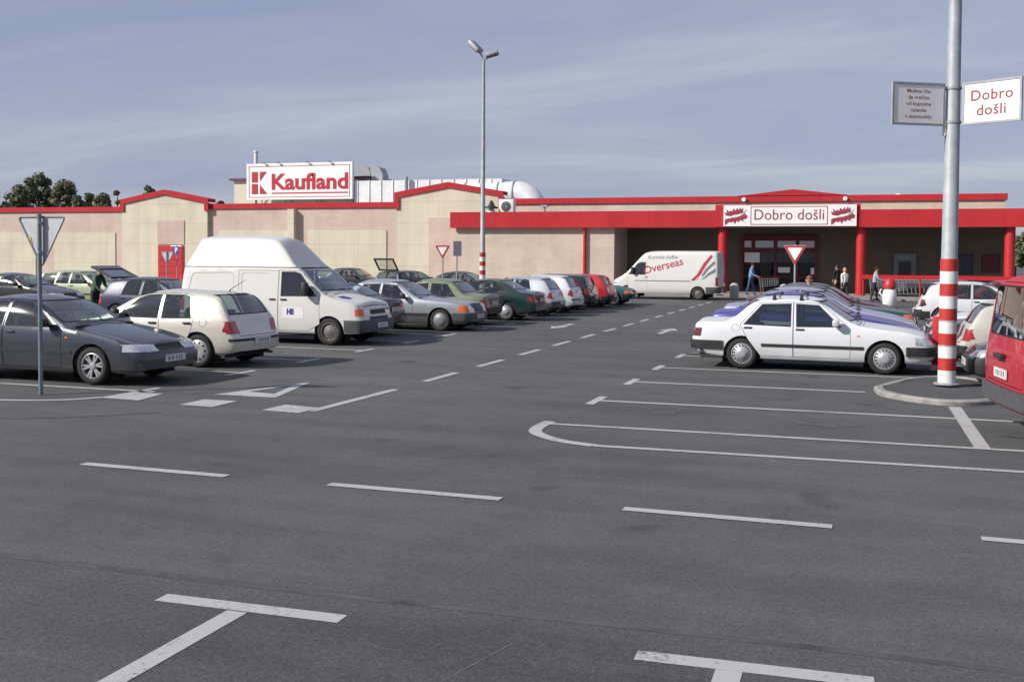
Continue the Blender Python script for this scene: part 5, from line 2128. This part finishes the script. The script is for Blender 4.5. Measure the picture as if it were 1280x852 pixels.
# bollards and bin near the entrance
M['concrete'] = mat('bollard_concrete', (.38, .38, .36), .85, var=.15, scale=8)
for px_, yy, hh, lb in ((918, 57.4, .82, 'rounded pale concrete bollard left of the man pushing a trolley'), (980, 57.4, .8, 'rounded concrete bollard half hidden behind the silver blue saloon roof')):
    X = at(px_, 360, yy)[0]
    bm = bmesh.new()
    lathe(bm, [(.24, 0), (.24, hh - .22), (.2, hh - .08), (.1, hh - .01), (.0, hh)], 16, 'z')
    o = obj('bollard', bm, M['concrete'], None, 50)
    o.location = (X, yy, 0)
    tag(o, lb, 'bollard', 'bollards before the shop')
X = at(1112, 365, 50)[0]
t = thing('litter_bin', 'fat white bin with a shiny red dome lid beside the dark green saloon', 'bin', (X, 50, 0))
bm = bmesh.new()
lathe(bm, [(.22, 0), (.28, .1), (.31, .45), (.27, .74), (.2, .8)], 18, 'z')
obj('body', bm, M['white_paint'], t, 50)
bm = bmesh.new()
lathe(bm, [(.2, .81), (.27, .86), (.28, 1.0), (.22, 1.2), (.1, 1.3), (0, 1.32)], 18, 'z')
obj('lid', bm, M['red_paint'], t, 50)
bm = bmesh.new()
tube(bm, [(-.3, -.05, .5), (-.42, -.05, .62), (-.36, -.05, .82)], .03, 8)
obj('handle', bm, M['white_paint'], t, 40)


# ------------------------------------------------------------------ people
def person(label, loc, rz, pose, shirt, trousers, hair, h=1.75, hair_long=False, cat='person'):
    t = thing('person', label, cat, (loc[0], loc[1], loc[2] if len(loc) > 2 else 0), rz)
    k = h / 1.75
    # joints, facing +x; y is left
    J = {'pel': (0, 0, .93), 'sp': (.0, 0, 1.12), 'ch': (.02, 0, 1.33), 'nk': (.02, 0, 1.49), 'hd': (.04, 0, 1.60), 'tp': (.035, 0, 1.70)}
    rad = {'pel': (.15, .12), 'sp': (.135, .105), 'ch': (.15, .11), 'nk': (.058, .058), 'hd': (.082, .098), 'tp': (.068, .082)}
    E_ = [('pel', 'sp'), ('sp', 'ch'), ('ch', 'nk'), ('nk', 'hd'), ('hd', 'tp')]
    fold = pose.get('lean', 0)
    for sd, nm in ((1, 'l'), (-1, 'r')):
        st = pose.get('step', 0) * sd
        J['hp' + nm] = (0, sd * .09, .88)
        J['kn' + nm] = (st * .55 + .03, sd * .10, .49)
        J['an' + nm] = (st - .02, sd * .10, .085)
        J['to' + nm] = (st + .15, sd * .115, .035)
        rad['hp' + nm] = (.095, .095)
        rad['kn' + nm] = (.06, .06)
        rad['an' + nm] = (.045, .045)
        rad['to' + nm] = (.04, .03)
        E_ += [('pel', 'hp' + nm), ('hp' + nm, 'kn' + nm), ('kn' + nm, 'an' + nm), ('an' + nm, 'to' + nm)]
        arm = pose.get('arm' + nm, (0.05, -.28, 0.1, -.52))     # elbow dx,dz ; hand dx,dz relative to shoulder
        J['sh' + nm] = (.01, sd * .185, 1.40)
        J['el' + nm] = (.01 + arm[0], sd * .225, 1.40 + arm[1])
        J['ha' + nm] = (.01 + arm[2], sd * .21, 1.40 + arm[3])
        rad['sh' + nm] = (.06, .06)
        rad['el' + nm] = (.042, .042)
        rad['ha' + nm] = (.033, .033)
        E_ += [('ch', 'sh' + nm), ('sh' + nm, 'el' + nm), ('el' + nm, 'ha' + nm)]
    if fold:
        for n in J:
            x, y, z = J[n]
            if z > .95 or n[:2] in ('sh', 'el', 'ha'):
                v = Matrix.Rotation(fold, 3, 'Y') @ Vector((x, y, z - .95))
                J[n] = (v.x, v.y, v.z + .95)
    bm = bmesh.new()
    sk = bm.verts.layers.skin.verify()
    V = {}
    for n in J:
        V[n] = bm.verts.new(Vector(J[n]) * k)
        V[n][sk].radius = tuple(r * k for r in rad[n])
    V['pel'][sk].use_root = True
    for a, b3 in E_:
        bm.edges.new((V[a], V[b3]))
    me = bpy.data.meshes.new('body')
    bm.to_mesh(me)
    bm.free()
    o = bpy.data.objects.new('tmp_body', me)
    COL.objects.link(o)
    o.modifiers.new('skin', 'SKIN')
    ss = o.modifiers.new('sub', 'SUBSURF')
    ss.levels = 2
    ss.render_levels = 2
    dg = bpy.context.evaluated_depsgraph_get()
    m2 = bpy.data.meshes.new_from_object(o.evaluated_get(dg))
    bpy.data.objects.remove(o)
    bm = bmesh.new()
    bm.from_mesh(m2)
    hands = {}
    for nm in 'lr':
        hv = Vector(J['ha' + nm]) * k
        ev = Vector(J['el' + nm]) * k
        d = (hv - ev).normalized()
        sdv = Vector((0, 1, 0)).cross(d).normalized()
        up = d.cross(sdv)
        # palm then five unequal bent fingers
        n0 = len(bm.verts)
        tube(bm, [hv - d * .02, hv + d * .04, hv + d * .085], [.03 * k, .04 * k, .036 * k], 8)
        for f in range(4):
            o_ = up * ((f - 1.5) * .019)
            ln = (.062, .074, .07, .055)[f]
            tube(bm, [hv + d * .08 + o_, hv + d * (.08 + ln * .55) + o_ + sdv * .008, hv + d * (.08 + ln * .9) + o_ + sdv * .03], [.0095, .009, .0075], 5)
        sg = 1 if nm == 'l' else -1
        tube(bm, [hv + d * .02 - up * .03 * sg, hv + d * .055 - up * .052 * sg, hv + d * .085 - up * .056 * sg], [.012, .011, .009], 5)
    # nose and ears
    hd = Vector(J['hd']) * k
    hdn = (Vector(J['tp']) - Vector(J['nk'])).normalized()
    fw = Vector((hdn.z, 0, -hdn.x))
    tube(bm, [hd + fw * .085 * k + hdn * .02, hd + fw * .112 * k - hdn * .012, hd + fw * .088 * k - hdn * .02], [.008, .014, .008], 6)
    for s in (1, -1):
        tube(bm, [hd + Vector((0, s * .085, 0)) - hdn * .02, hd + Vector((-.01, s * .098, 0)) + hdn * .025], [.012, .016], 6)
    neck = Vector(J['nk']) * k
    for f in bm.faces:
        c = f.calc_center_median()
        mi = 1
        if (c - neck).dot(hdn) > -.005:
            mi = 0
        else:
            for nm in 'lr':
                hv = Vector(J['ha' + nm]) * k
                if (c - hv).length < .22 * k and (c - hv).dot(hv - Vector(J['el' + nm]) * k) > -.02:
                    mi = 0
            if mi == 1 and c.z < .97 * k and abs(c.x) < .7 and not any((c - Vector(J['el' + nm]) * k).length < .2 or (c - Vector(J['ha' + nm]) * k).length < .2 for nm in 'lr'):
                mi = 2
            if c.z < .1 * k:
                mi = 3
        f.material_index = mi
    me2 = bpy.data.meshes.new('body')
    bm.to_mesh(me2)
    bm.free()
    for m_ in (M['skin'], shirt, trousers, M['blackplastic']):
        me2.materials.append(m_)
    me2.polygons.foreach_set('use_smooth', [True] * len(me2.polygons))
    link('body', me2, (), t)
    # eyes and mouth
    bm = bmesh.new()
    for s in (1, -1):
        lathe(bm, [(0.001, -.01), (.011, 0), (0.001, .008)], 8, 'y')
        for v in bm.verts:
            if not v.tag:
                v.tag = True
                v.co = hd + fw * .086 * k + Vector((v.co.y, s * .032 + v.co.x, v.co.z)) + hdn * .022
    box(bm, -.004, .004, -.022, .022, -.004, .004)
    for v in bm.verts:
        if not v.tag:
            v.tag = True
            v.co = hd + fw * .088 * k + v.co - hdn * .045
    obj('face_features', bm, mat('face_dark', (.08, .03, .03), .5), t, 40)
    # hair: a cap over the back and top of the skull
    bm = bmesh.new()
    bmesh.ops.create_uvsphere(bm, u_segments=14, v_segments=9, radius=1)
    for v in bm.verts:
        c = v.co
        q = Vector((c.x * .1, c.y * .094, c.z * .108))
        if c.z < -.1 and c.x > -.2:
            q *= .8
        if hair_long and c.z < -.2 and c.x < .2:
            q.z *= 1.9
        v.co = (hd + hdn * .036 - fw * .026) + fw * q.x + Vector((0, q.y, 0)) + hdn * q.z + hdn * 0
        v.co *= 1
    obj('hair', bm, hair, t, 60)
    return t


def cloth(n, c):
    return mat(n, lin(c), .85, var=.15, scale=12)


hair_b = mat('hair_dark', (.02, .014, .01), .7)
hair_y = mat('hair_blonde', (.5, .33, .12), .6)
hair_r = mat('hair_auburn', (.17, .06, .02), .6)
hair_g = mat('hair_brown', (.06, .035, .02), .7)
push = {'lean': .12, 'step': .18, 'arml': (.12, -.26, .38, -.34), 'armr': (.12, -.26, .38, -.34)}
walk = {'step': .2, 'arml': (-.06, -.28, -.02, -.53), 'armr': (.08, -.27, .2, -.5)}
stand = {'step': .05}
X = at(938, 350, 59)[0]
person('man in a blue shirt and jeans pushing a trolley towards the shop door', (X, 59, .12), -.15, push, cloth('shirt_blue', (110, 140, 185)), cloth('jeans', (60, 80, 120)), hair_b, 1.78)
X = at(1056, 350, 57)[0]
person('woman with blonde hair in a white top and dark trousers walking by the porch', (X, 57, 0), 2.2, walk, cloth('top_white', (225, 222, 215)), cloth('trousers_dark', (40, 42, 50)), hair_y, 1.7, True)
X = at(1049, 350, 58.6)[0]
person('person in black just left of and behind the blonde woman', (X - .1, 58.6, .12), 2.4, stand, cloth('coat_black', (25, 24, 28)), cloth('trousers_black', (20, 20, 22)), hair_b, 1.72)
X = at(1093, 350, 56.5)[0]
person('man in a pale lilac shirt and black trousers right of the red column', (X, 56.5, 0), .2, push, cloth('shirt_lilac', (165, 160, 180)), cloth('trousers_charcoal', (28, 28, 32)), hair_b, 1.76)
X = at(1012, 355, 30.25)[0]
person('person with auburn hair standing between the parked saloons right of the aisle', (X, 30.25, 0), -1.75, stand, cloth('jumper_brown', (120, 85, 70)), cloth('trousers_grey', (60, 60, 66)), hair_r, 1.66)
X = at(119, 345, 26.2)[0]
person('person in a green jacket bending over the open boot of the dark blue hatchback', (X - .1, 26.3, 0), .1, {'lean': .28, 'arml': (.14, -.25, .4, -.3), 'armr': (.14, -.25, .4, -.36)}, cloth('jacket_green', (70, 95, 75)), cloth('trousers_black2', (28, 30, 34)), hair_b, 1.8)
# trolleys pushed by two of them
for px_, yy, dz, lb in ((938, 59, .12, 'shopping trolley pushed by the man in the blue shirt'), (1093, 56.5, 0, 'shopping trolley pushed by the man in the lilac shirt')):
    X = at(px_, 350, yy)[0]
    c = copy_tree(tro)
    c.location = (X + 1.02, yy - (.13 if px_ < 1000 else -.2), dz)
    c.rotation_euler = (0, 0, -.15 if px_ < 1000 else .2)
    del c['group']
    c['label'] = lb

# ------------------------------------------------------------------ trees behind the shop
def leaf_mat(name, c0, c1):
    m = bpy.data.materials.new(name)
    m.use_nodes = True
    nt = m.node_tree
    b = nt.nodes['Principled BSDF']
    b.inputs['Roughness'].default_value = .8
    tc = nt.nodes.new('ShaderNodeTexCoord')
    n = nt.nodes.new('ShaderNodeTexNoise')
    n.inputs['Scale'].default_value = .9
    n.inputs['Detail'].default_value = 3
    nt.links.new(tc.outputs['Object'], n.inputs['Vector'])
    r = nt.nodes.new('ShaderNodeValToRGB')
    r.color_ramp.elements[0].position = .35
    r.color_ramp.elements[1].position = .65
    r.color_ramp.elements[0].color = (*c0, 1)
    r.color_ramp.elements[1].color = (*c1, 1)
    nt.links.new(n.outputs['Fac'], r.inputs['Fac'])
    nt.links.new(r.outputs['Color'], b.inputs['Base Color'])
    return m


LM = [leaf_mat('leaves_dark', (.055, .075, .038), (.095, .12, .058)), leaf_mat('leaves_autumn', (.085, .09, .042), (.14, .13, .06)), leaf_mat('leaves_green', (.06, .07, .04), (.12, .125, .06))]  # leaf tones lightened, distance haze is put into the colour
M['bark'] = mat('bark', (.06, .045, .035), .95, var=.3, scale=3)


def tree(label, x, y, h, wd, lm, seed, sparse=1.0):
    rnd = random.Random(seed)
    t = thing('tree', label, 'tree', (x, y, 0), 0, 'trees behind the shop')
    bm = bmesh.new()
    tube(bm, [(0, 0, 0), (.1, 0, h * .35), (0, .1, h * .9)], [.32, .24, .05], 8)
    for k in range(7):
        a = rnd.uniform(0, 2 * PI)
        z = h * rnd.uniform(.3, .7)
        tube(bm, [(0, 0, z), (math.cos(a) * wd * .2, math.sin(a) * wd * .2, z + h * .1), (math.cos(a) * wd * .4, math.sin(a) * wd * .4, z + h * .16)], [.12, .08, .03], 6)
    obj('trunk', bm, M['bark'], t, 40)
    bm = bmesh.new()
    cl = []
    for k in range(int(60 * sparse)):
        u = rnd.random() ** .8
        z = h * (.28 + .68 * u)
        r = wd / 2 * (1 - max(0, (u - .45) / .6) ** 2.0) * (.55 + .45 * rnd.random())
        a = rnd.uniform(0, 2 * PI)
        cl.append((Vector((math.cos(a) * r * rnd.random() ** .5, math.sin(a) * r * rnd.random() ** .5, z)), rnd.uniform(.07, .14) * wd))
    for c, r in cl:
        for k in range(90):
            d = Vector((rnd.gauss(0, 1), rnd.gauss(0, 1), rnd.gauss(0, .8))).normalized() * r * rnd.random() ** .4
            p_ = c + d
            s = rnd.uniform(.12, .27)
            nrm = (d.normalized() + Vector((rnd.uniform(-.45, .45), rnd.uniform(-.45, .45), rnd.uniform(-.3, .5)))).normalized()
            u_ = nrm.orthogonal().normalized()
            v_ = nrm.cross(u_)
            an = rnd.uniform(0, PI)
            e1 = (u_ * math.cos(an) + v_ * math.sin(an)) * s
            e2 = (v_ * math.cos(an) - u_ * math.sin(an)) * s * .7
            bm.faces.new([bm.verts.new(p_ + q) for q in (-e1, e2, e1, -e2)])
    obj('crown', bm, lm, t, 0)


for px_, ytop, wpx, dep, lm, lb, sd in (
        (22, 232, 34, 118, 2, 'olive tree at the left end of the clump behind the shop wall', 1),
        (47, 217, 40, 124, 0, 'tallest dark green tree in the clump behind the shop wall', 2),
        (81, 224, 34, 122, 1, 'second tallest tree with a yellowish crown behind the shop wall', 3),
        (98, 243, 24, 118, 0, 'low dark bushy tree just right of the yellowish tall one', 4),
        (113, 241, 24, 126, 1, 'low tree with browning leaves behind the shop wall', 5),
        (129, 241, 26, 121, 1, 'round low autumn tree at the right end of the clump', 6),
        (185, 229, 18, 125, 0, 'pointed dark treetop rising behind the first gable', 7),
        (276, 249, 15, 119, 0, 'small dark treetop left of the roof plant room', 8),
        (5, 251, 24, 130, 0, 'low dark treetop at the left edge of the photo', 9)):
    X, Z = at(px_, ytop, dep)
    fwd = (Vector((X, dep, Z - CAM_H))).dot(_f)
    tree(lb, X, dep, Z, wpx * fwd / FPX * 1.8, LM[lm], sd)
for px_, ytop, wpx, dep, lm, lb, sd in ((1268, 296, 30, 150, 1, 'yellowing tree seen past the right end of the porch', 21), (1290, 290, 40, 140, 0, 'dark green tree seen past the far right column', 22)):
    X, Z = at(px_, ytop, dep)
    tree(lb, X, dep, Z, wpx * dep / FPX * 1.4, LM[lm], sd)
X, Z = at(146, 236, 120)
tree('bare thin autumn tree with few leaves left of the first gable', X, 120, Z, 3.4, LM[1], 12, .25)

# ------------------------------------------------------------------ cars
PA = {
    'white': paint('paint_white', (208, 211, 215), 0, .45),
    'white2': paint('paint_van_white', (204, 204, 200), 0, .35, .5),
    'graphite': paint('paint_graphite', (46, 53, 64), .3, .8, .32),
    'champagne': paint('paint_champagne', (208, 205, 193), .2, .6, .38),
    'silver': paint('paint_silver', (158, 164, 172), .45, .6, .36),
    'aubergine': paint('paint_aubergine', (36, 32, 46), .2, .6),
    'olive': paint('paint_olive', (112, 122, 96), .2, .5),
    'bottle': paint('paint_bottle_green', (18, 52, 52), .2, .8, .3),
    'lightsilver': paint('paint_light_silver', (190, 194, 202), .4, .6),
    'offwhite': paint('paint_off_white', (210, 212, 216), .1, .5),
    'black': paint('paint_black', (24, 25, 30), .1, .8, .3),
    'red': paint('paint_red', (176, 24, 34), 0, .5),
    'teal': paint('paint_teal', (20, 98, 104), .2, .5),
    'blue': paint('paint_blue', (54, 58, 138), .15, .6),
    'icesilver': paint('paint_ice_silver', (166, 170, 196), .4, .6),
    'green': paint('paint_green', (22, 74, 64), .2, .6),
    'maroon': paint('paint_maroon', (74, 22, 34), .15, .6),
    'cream': paint('paint_cream', (176, 174, 166), 0, .4),
    'vanred': paint('paint_faded_red', (158, 30, 48), 0, .2, .6),
    'navy': paint('paint_navy', (32, 38, 66), .25, .6),
    'mint': paint('paint_mint', (166, 176, 146), .1, .5),
}
GL = 'cars parked in the row left of the aisle'
GR = 'cars parked in the row right of the aisle'
GF = 'cars parked in the far left rows'
GB = 'cars parked in the row behind the lamp post'


def car(sp, name, label, x, y, face, body, group, lod=1, style='cap', cat='car', yaw=0.0, **k):
    return make_vehicle(sp, name, label, cat, (x, y), (0 if face > 0 else PI) + R(yaw), PA[body] if isinstance(body, str) else body, group, lod, style, **k)


# left row, near to far
car(ROUND, 'parked_car', 'dark grey four door saloon beside the back of a yield sign, nose to the lane', -12.98, 14.66, 1, 'graphite', GL, 2, 'alloy', bumper=PA['graphite'], moulding=PA['graphite'])
hc = car(HATCH, 'parked_car', 'champagne hatchback with its tail to the lane, next to the dark grey saloon', -12.95, 17.55, -1, 'champagne', GL, 2, 'slots', bumper=PA['champagne'])
tv = car(VAN, 'parked_van', 'white high roof van with a grey front bumper parked nose to the lane', -13.42, 22.92, 1, 'white2', None, 2, 'steel', cat='van', bumper=M['greyplastic'], skip=('rw',))
car(ROUND, 'parked_car', 'dark purple saloon wedged between the white high roof van and the silver saloon', -14.0, 25.6, -1, 'aubergine', GL, 1, 'cap', bumper=PA['aubergine'])
mc = car(MERC, 'parked_car', 'silver saloon with dark grey lower flanks and an orange indicator, nose to the lane', -12.75, 28.35, 1, 'silver', GL, 2, 'disc', lower=M['greyplastic'], bumper=M['greyplastic'])
car(scaled(BOXY, .98, 1.02), 'parked_car', 'olive green saloon with its tail to the lane behind the silver saloon', -12.95, 30.95, -1, 'olive', GL, 1, 'cap')
car(scaled(ROUND, .97, .98), 'parked_car', 'bottle green saloon with silver wheel trims and its tail to the lane', -12.35, 33.85, -1, 'bottle', GL, 1, 'cap', bumper=PA['bottle'])
car(scaled(HATCH, .93, .98, .96), 'parked_car', 'light silver hatchback right behind the bottle green saloon', -12.2, 36.6, -1, 'lightsilver', GL, 1, 'slots', bumper=M['greyplastic'])
car(scaled(HATCH, .93, 1.0, .96), 'parked_car', 'off white hatchback between the light silver and the black one', -12.15, 39.15, -1, 'offwhite', GL, 1, 'disc', bumper=PA['offwhite'])
car(scaled(ESTATE, .98, 1.0), 'parked_car', 'black estate car between the off white and the red hatchbacks', -12.4, 41.7, -1, 'black', GL, 1, 'cap')
car(scaled(HATCH, .95, .98), 'parked_car', 'bright red hatchback near the far end of the left row', -12.0, 44.2, -1, 'red', GL, 1, 'steel')
car(scaled(BOXY, .95, .97), 'parked_car', 'teal saloon, last car of the left row before the white delivery van', -11.75, 46.8, 1, 'teal', GL, 1, 'cap')
bm = bmesh.new()
tube(bm, [(HATCH['L'] / 2 - 3.5, 0, 1.40), (HATCH['L'] / 2 - 3.53, 0, 1.44), (HATCH['L'] / 2 - 3.85, 0, 1.62)], [.018, .008, .004], 6)
obj('aerial', bm, M['rubber'], hc, 40)
bm = bmesh.new()
tube(bm, [(VAN['L'] / 2 - .95, -.80, 1.2), (VAN['L'] / 2 - 1.35, -.84, 1.75)], [.006, .004], 6)
obj('aerial', bm, M['rubber'], tv, 40)
# folded foil shade behind the windscreen of the silver saloon
bm = bmesh.new()
nseg = 12
vr = []
for k in range(nseg + 1):
    y = -.5 + k / nseg
    j_ = .012 * (k % 2)
    vr.append((bm.verts.new((4.74 / 2 - 1.66 + j_, y, 1.0)), bm.verts.new((4.74 / 2 - 2.12 + j_, y * .86, 1.27))))
for (a0, b0), (a1, b1) in zip(vr, vr[1:]):
    bm.faces.new((a0, a1, b1, b0))
r_ = bmesh.ops.solidify(bm, geom=bm.faces[:], thickness=.006)
o = obj('sunshade', bm, mat('foil_shade', (.8, .8, .8), .35, metal=.2), None, 0)
o.location = mc.location
tag(o, 'bright foil sun shade behind the windscreen of the silver saloon', 'sun shade')
# lettering and marks on the van, laid on the panels they belong to
from mathutils.bvhtree import BVHTree


def decal(root, name, me, m, side, off=.004, axis='y'):
    """me: flat mesh in the vehicle's own x,z (or x,y for the bonnet) laid on the bodywork"""
    vs_, ps_ = [], []
    for ch in [x for x in COL.objects if x.parent == root and x.type == 'MESH' and x.name.split('.')[0] in ('body', 'door', 'bonnet', 'side_panel', 'side_moulding')]:
        b0 = len(vs_)
        vs_ += [v.co.copy() for v in ch.data.vertices]
        ps_ += [[b0 + i for i in p.vertices] for p in ch.data.polygons]
    t = BVHTree.FromPolygons(vs_, ps_)
    last = None
    for v in me.vertices:
        if axis == 'y':
            h = t.ray_cast(Vector((v.co.x, side * 3, v.co.z)), Vector((0, -side, 0)))
        else:
            h = t.ray_cast(Vector((v.co.x, v.co.y, 4)), Vector((0, 0, -1)))
        if h[0] is not None:
            last = h[0].y if axis == 'y' else h[0].z
        if last is not None:
            if axis == 'y':
                v.co.y = last + side * off
            else:
                v.co.z = last + off
    me.materials.clear()
    me.materials.append(m)
    return link(name, me, (), root)


def flat_text(txt, size, cx_, cz, tilt, flip, bold, sx=1.0):
    me = text_mesh(txt, size, bold, 0.0)
    for v in me.vertices:
        x, y = v.co.x * sx, v.co.y
        x, y = x * math.cos(tilt) - y * math.sin(tilt), x * math.sin(tilt) + y * math.cos(tilt)
        v.co = Vector((cx_ + (-x if flip else x), 0, cz + y))
    return me


def flat_poly(pts, axis='y'):
    bm = bmesh.new()
    n = 6
    bm.faces.new([bm.verts.new((p[0], 0, p[1]) if axis == 'y' else (p[0], p[1], 0)) for p in pts])
    bmesh.ops.triangulate(bm, faces=bm.faces[:])
    bmesh.ops.subdivide_edges(bm, edges=bm.edges[:], cuts=2, use_grid_fill=True)
    me = bpy.data.meshes.new('marking')
    bm.to_mesh(me)
    bm.free()
    return me


M['van_blue'] = mat('van_sticker_blue', (.035, .04, .22), .5)
M['van_patch'] = mat('van_sticker_white', (.7, .7, .69), .5)
decal(tv, 'sticker', flat_poly([(.42, .62), (.98, .62), (.98, .88), (.42, .88)]), M['van_patch'], -1, .003)
decal(tv, 'lettering', flat_text('HE', .17, .63, .77, 0, False, .012, .9), M['van_blue'], -1, .006)
decal(tv, 'bonnet_badge', flat_poly([(1.72, -.62), (1.75, -.40), (1.98, -.36), (2.0, -.55), (1.86, -.64)], 'z'), M['van_blue'], -1, .004, 'z')

# far left rows
car(scaled(ROUND, 1.0, .98), 'parked_car', 'dark saloon half hidden above the roof of the dark grey saloon', -30.2, 32.2, 1, 'black', GF, 1, 'cap')
car(scaled(ESTATE, .96, 1.0), 'parked_car', 'mint green estate car behind the saloon roofs at the far left', -30.0, 35.6, 1, 'mint', GF, 1, 'cap')
oc = car(scaled(HATCH, .97, 1.0), 'parked_car', 'navy blue hatchback with its boot lid open beyond the champagne hatchback', -19.35, 26.4, 1, 'navy', GF, 1, 'cap', skip=('rw',))
car(scaled(BOXY, 1, 1.04), 'parked_car', 'dark car roof just right of the white high roof van, before the pink wall', -28.0, 55.4, 1, 'black', GF, 1, 'cap')
oe = car(scaled(ESTATE, 1.0, .97), 'parked_car', 'dark estate car with its tailgate lifted behind the silver saloon', -22.6, 51.2, 1, 'navy', GF, 1, 'cap', yaw=78)
car(scaled(ROUND, .98, 1.02), 'parked_car', 'dark green saloon roof behind the olive green saloon', -17.6, 46.6, 1, 'bottle', GF, 1, 'cap')


def lifted_gate(root, x, z, w, ln, ang, solid, m):
    """raised tailgate hinged at the roof edge: frame, pane"""
    e = bpy.data.objects.new('tailgate', None)
    COL.objects.link(e)
    e.parent = root
    e.location = (x, 0, z)
    e.rotation_euler = (0, ang, 0)
    bm = bmesh.new()
    f = .07
    box(bm, -ln, 0, -w, -w + f, -.03, .03)
    box(bm, -ln, 0, w - f, w, -.03, .03)
    box(bm, -f, 0, -w + f, w - f, -.03, .03)
    box(bm, -ln, -ln + f * (3 if solid else 1), -w + f, w - f, -.03, .03)
    obj('frame', bm, m, e, 0)
    bm = bmesh.new()
    box(bm, -ln + f, -f, -w + f, w - f, -.006, .006)
    obj('pane', bm, M['glassdark'] if solid else M['glassclear'], e, 0)


lifted_gate(oc, -1.6, 1.40, .6, .8, R(24), True, PA['navy'])
lifted_gate(oe, -1.85, 1.37, .62, .78, R(52), False, M['blackplastic'])

# right row
wc = car(BOXY, 'parked_car', 'white four door saloon with a black side strip, nearest car of the right row', -.90, 21.22, 1, 'white', GR, 2, 'cap', yaw=-2.6, indicator=M['lamp'], trim=PA['white'], tailcol=M['dark_lamp'])
car(scaled(ROUND, .98, .99), 'parked_car', 'blue saloon directly behind the white saloon', -.95, 23.9, 1, 'blue', GR, 1, 'cap', bumper=PA['blue'])
car(scaled(ROUND, 1.0, 1.02), 'parked_car', 'ice silver saloon between the blue and the green ones', -.98, 26.5, 1, 'icesilver', GR, 1, 'cap', bumper=PA['icesilver'])
car(scaled(MERC, .98, .99), 'parked_car', 'dark green saloon, fourth in the right row', -1.0, 29.1, 1, 'green', GR, 1, 'cap')
car(scaled(ROUND, 1.0, 1.02), 'parked_car', 'maroon saloon at the far end of the right row', -1.0, 31.7, 1, 'maroon', GR, 1, 'cap')
for s_ in (2.32, 2.82):
    bm = bmesh.new()
    x = BOXY['L'] / 2 - s_
    tube(bm, [(x, -.62, 1.43), (x, .62, 1.43)], .014, 8)
    for sd in (1, -1):
        prism(bm, [(x - .04, 1.31), (x + .04, 1.31), (x + .018, 1.445), (x - .018, 1.445)], 'y', sd * .60 - .025, sd * .60 + .025)
    fixn(bm)
    obj('roof_bar', bm, M['blackplastic'], wc, 40)
# row behind the lamp post
rv = car(LOWVAN, 'parked_van', 'faded red van cut by the right edge, its tail and grey bumper towards us', 1.66 + 2.48, 13.95 + .35, 1, 'vanred', None, 2, 'steel', cat='van', bumper=M['greyplastic'], yaw=8)
bm = bmesh.new()
box(bm, -2.60, -2.545, -.16, .16, .92, .98, bev=.01)
obj('tailgate_handle', bm, M['blackplastic'], rv, 30)
car(scaled(ROUND, .98, .97), 'parked_car', 'aubergine saloon facing us between lamp post and red van', 3.95, 19.3, -1, 'aubergine', GB, 1, 'cap')
car(scaled(HATCH, .97, .95), 'parked_car', 'pale stone grey hatchback with its red tail lamp beside the lamp post', 3.75, 21.9, 1, 'cream', GB, 1, 'cap', bumper=M['blackplastic'])
car(scaled(BOXY, 1.0, .98), 'parked_car', 'black saloon facing us with round shining lamps left of the lamp post', 3.6, 24.6, -1, 'black', GB, 1, 'cap')
car(scaled(BOXY, 1.0, .99), 'parked_car', 'white saloon with amber corner lamps facing us behind the lamp post', 3.75, 27.6, -1, 'offwhite', GB, 1, 'cap')
car(scaled(HATCH, .97, 1.0), 'parked_car', 'white hatchback turned away with a dark tail lamp, beside the trolley bay', 3.7, 36.4, 1, 'white', GB, 1, 'cap', tailcol=M['dark_lamp'])
car(scaled(HATCH, .95, 1.0), 'parked_car', 'red hatchback just behind the white hatchback by the trolley bay', 4.4, 40.2, -1, 'red', GB, 1, 'cap')

# delivery van at the porch
dv_ = car(BIGVAN, 'delivery_van', 'white courier van with red lettering and swooping stripes before the porch', -9.6, 54.9, -1, 'white2', None, 2, 'steel', cat='van', bumper=M['greyplastic'], yaw=-4, skip=('rw',))
M['van_red'] = mat('van_lettering_red', (.36, .02, .05), .5)
M['van_grey'] = mat('van_stripe_grey', (.13, .17, .19), .5)
decal(dv_, 'lettering', flat_text('Kurirska služba', .25, .05, 2.16, R(1), True, .002), M['van_grey'], 1)
decal(dv_, 'lettering', flat_text('Overseas', .56, .02, 1.70, R(14), True, .008), M['van_red'], 1)
for pts, m_ in (([(-2.45, 2.32), (-2.05, 1.85), (-1.75, 1.3), (-1.42, .98), (-1.62, .98), (-1.95, 1.3), (-2.2, 1.75), (-2.52, 2.2)], 'van_red'),
                ([(-2.62, 2.0), (-2.2, 1.62), (-1.95, 1.2), (-1.72, 1.02), (-1.85, 1.02), (-2.1, 1.22), (-2.35, 1.55), (-2.66, 1.85)], 'van_grey'),
                ([(-2.68, 1.62), (-2.35, 1.4), (-2.1, 1.13), (-1.95, 1.03), (-2.12, 1.06), (-2.36, 1.24), (-2.68, 1.42)], 'van_grey')):
    decal(dv_, 'side_stripe', flat_poly(pts), M[m_], 1)
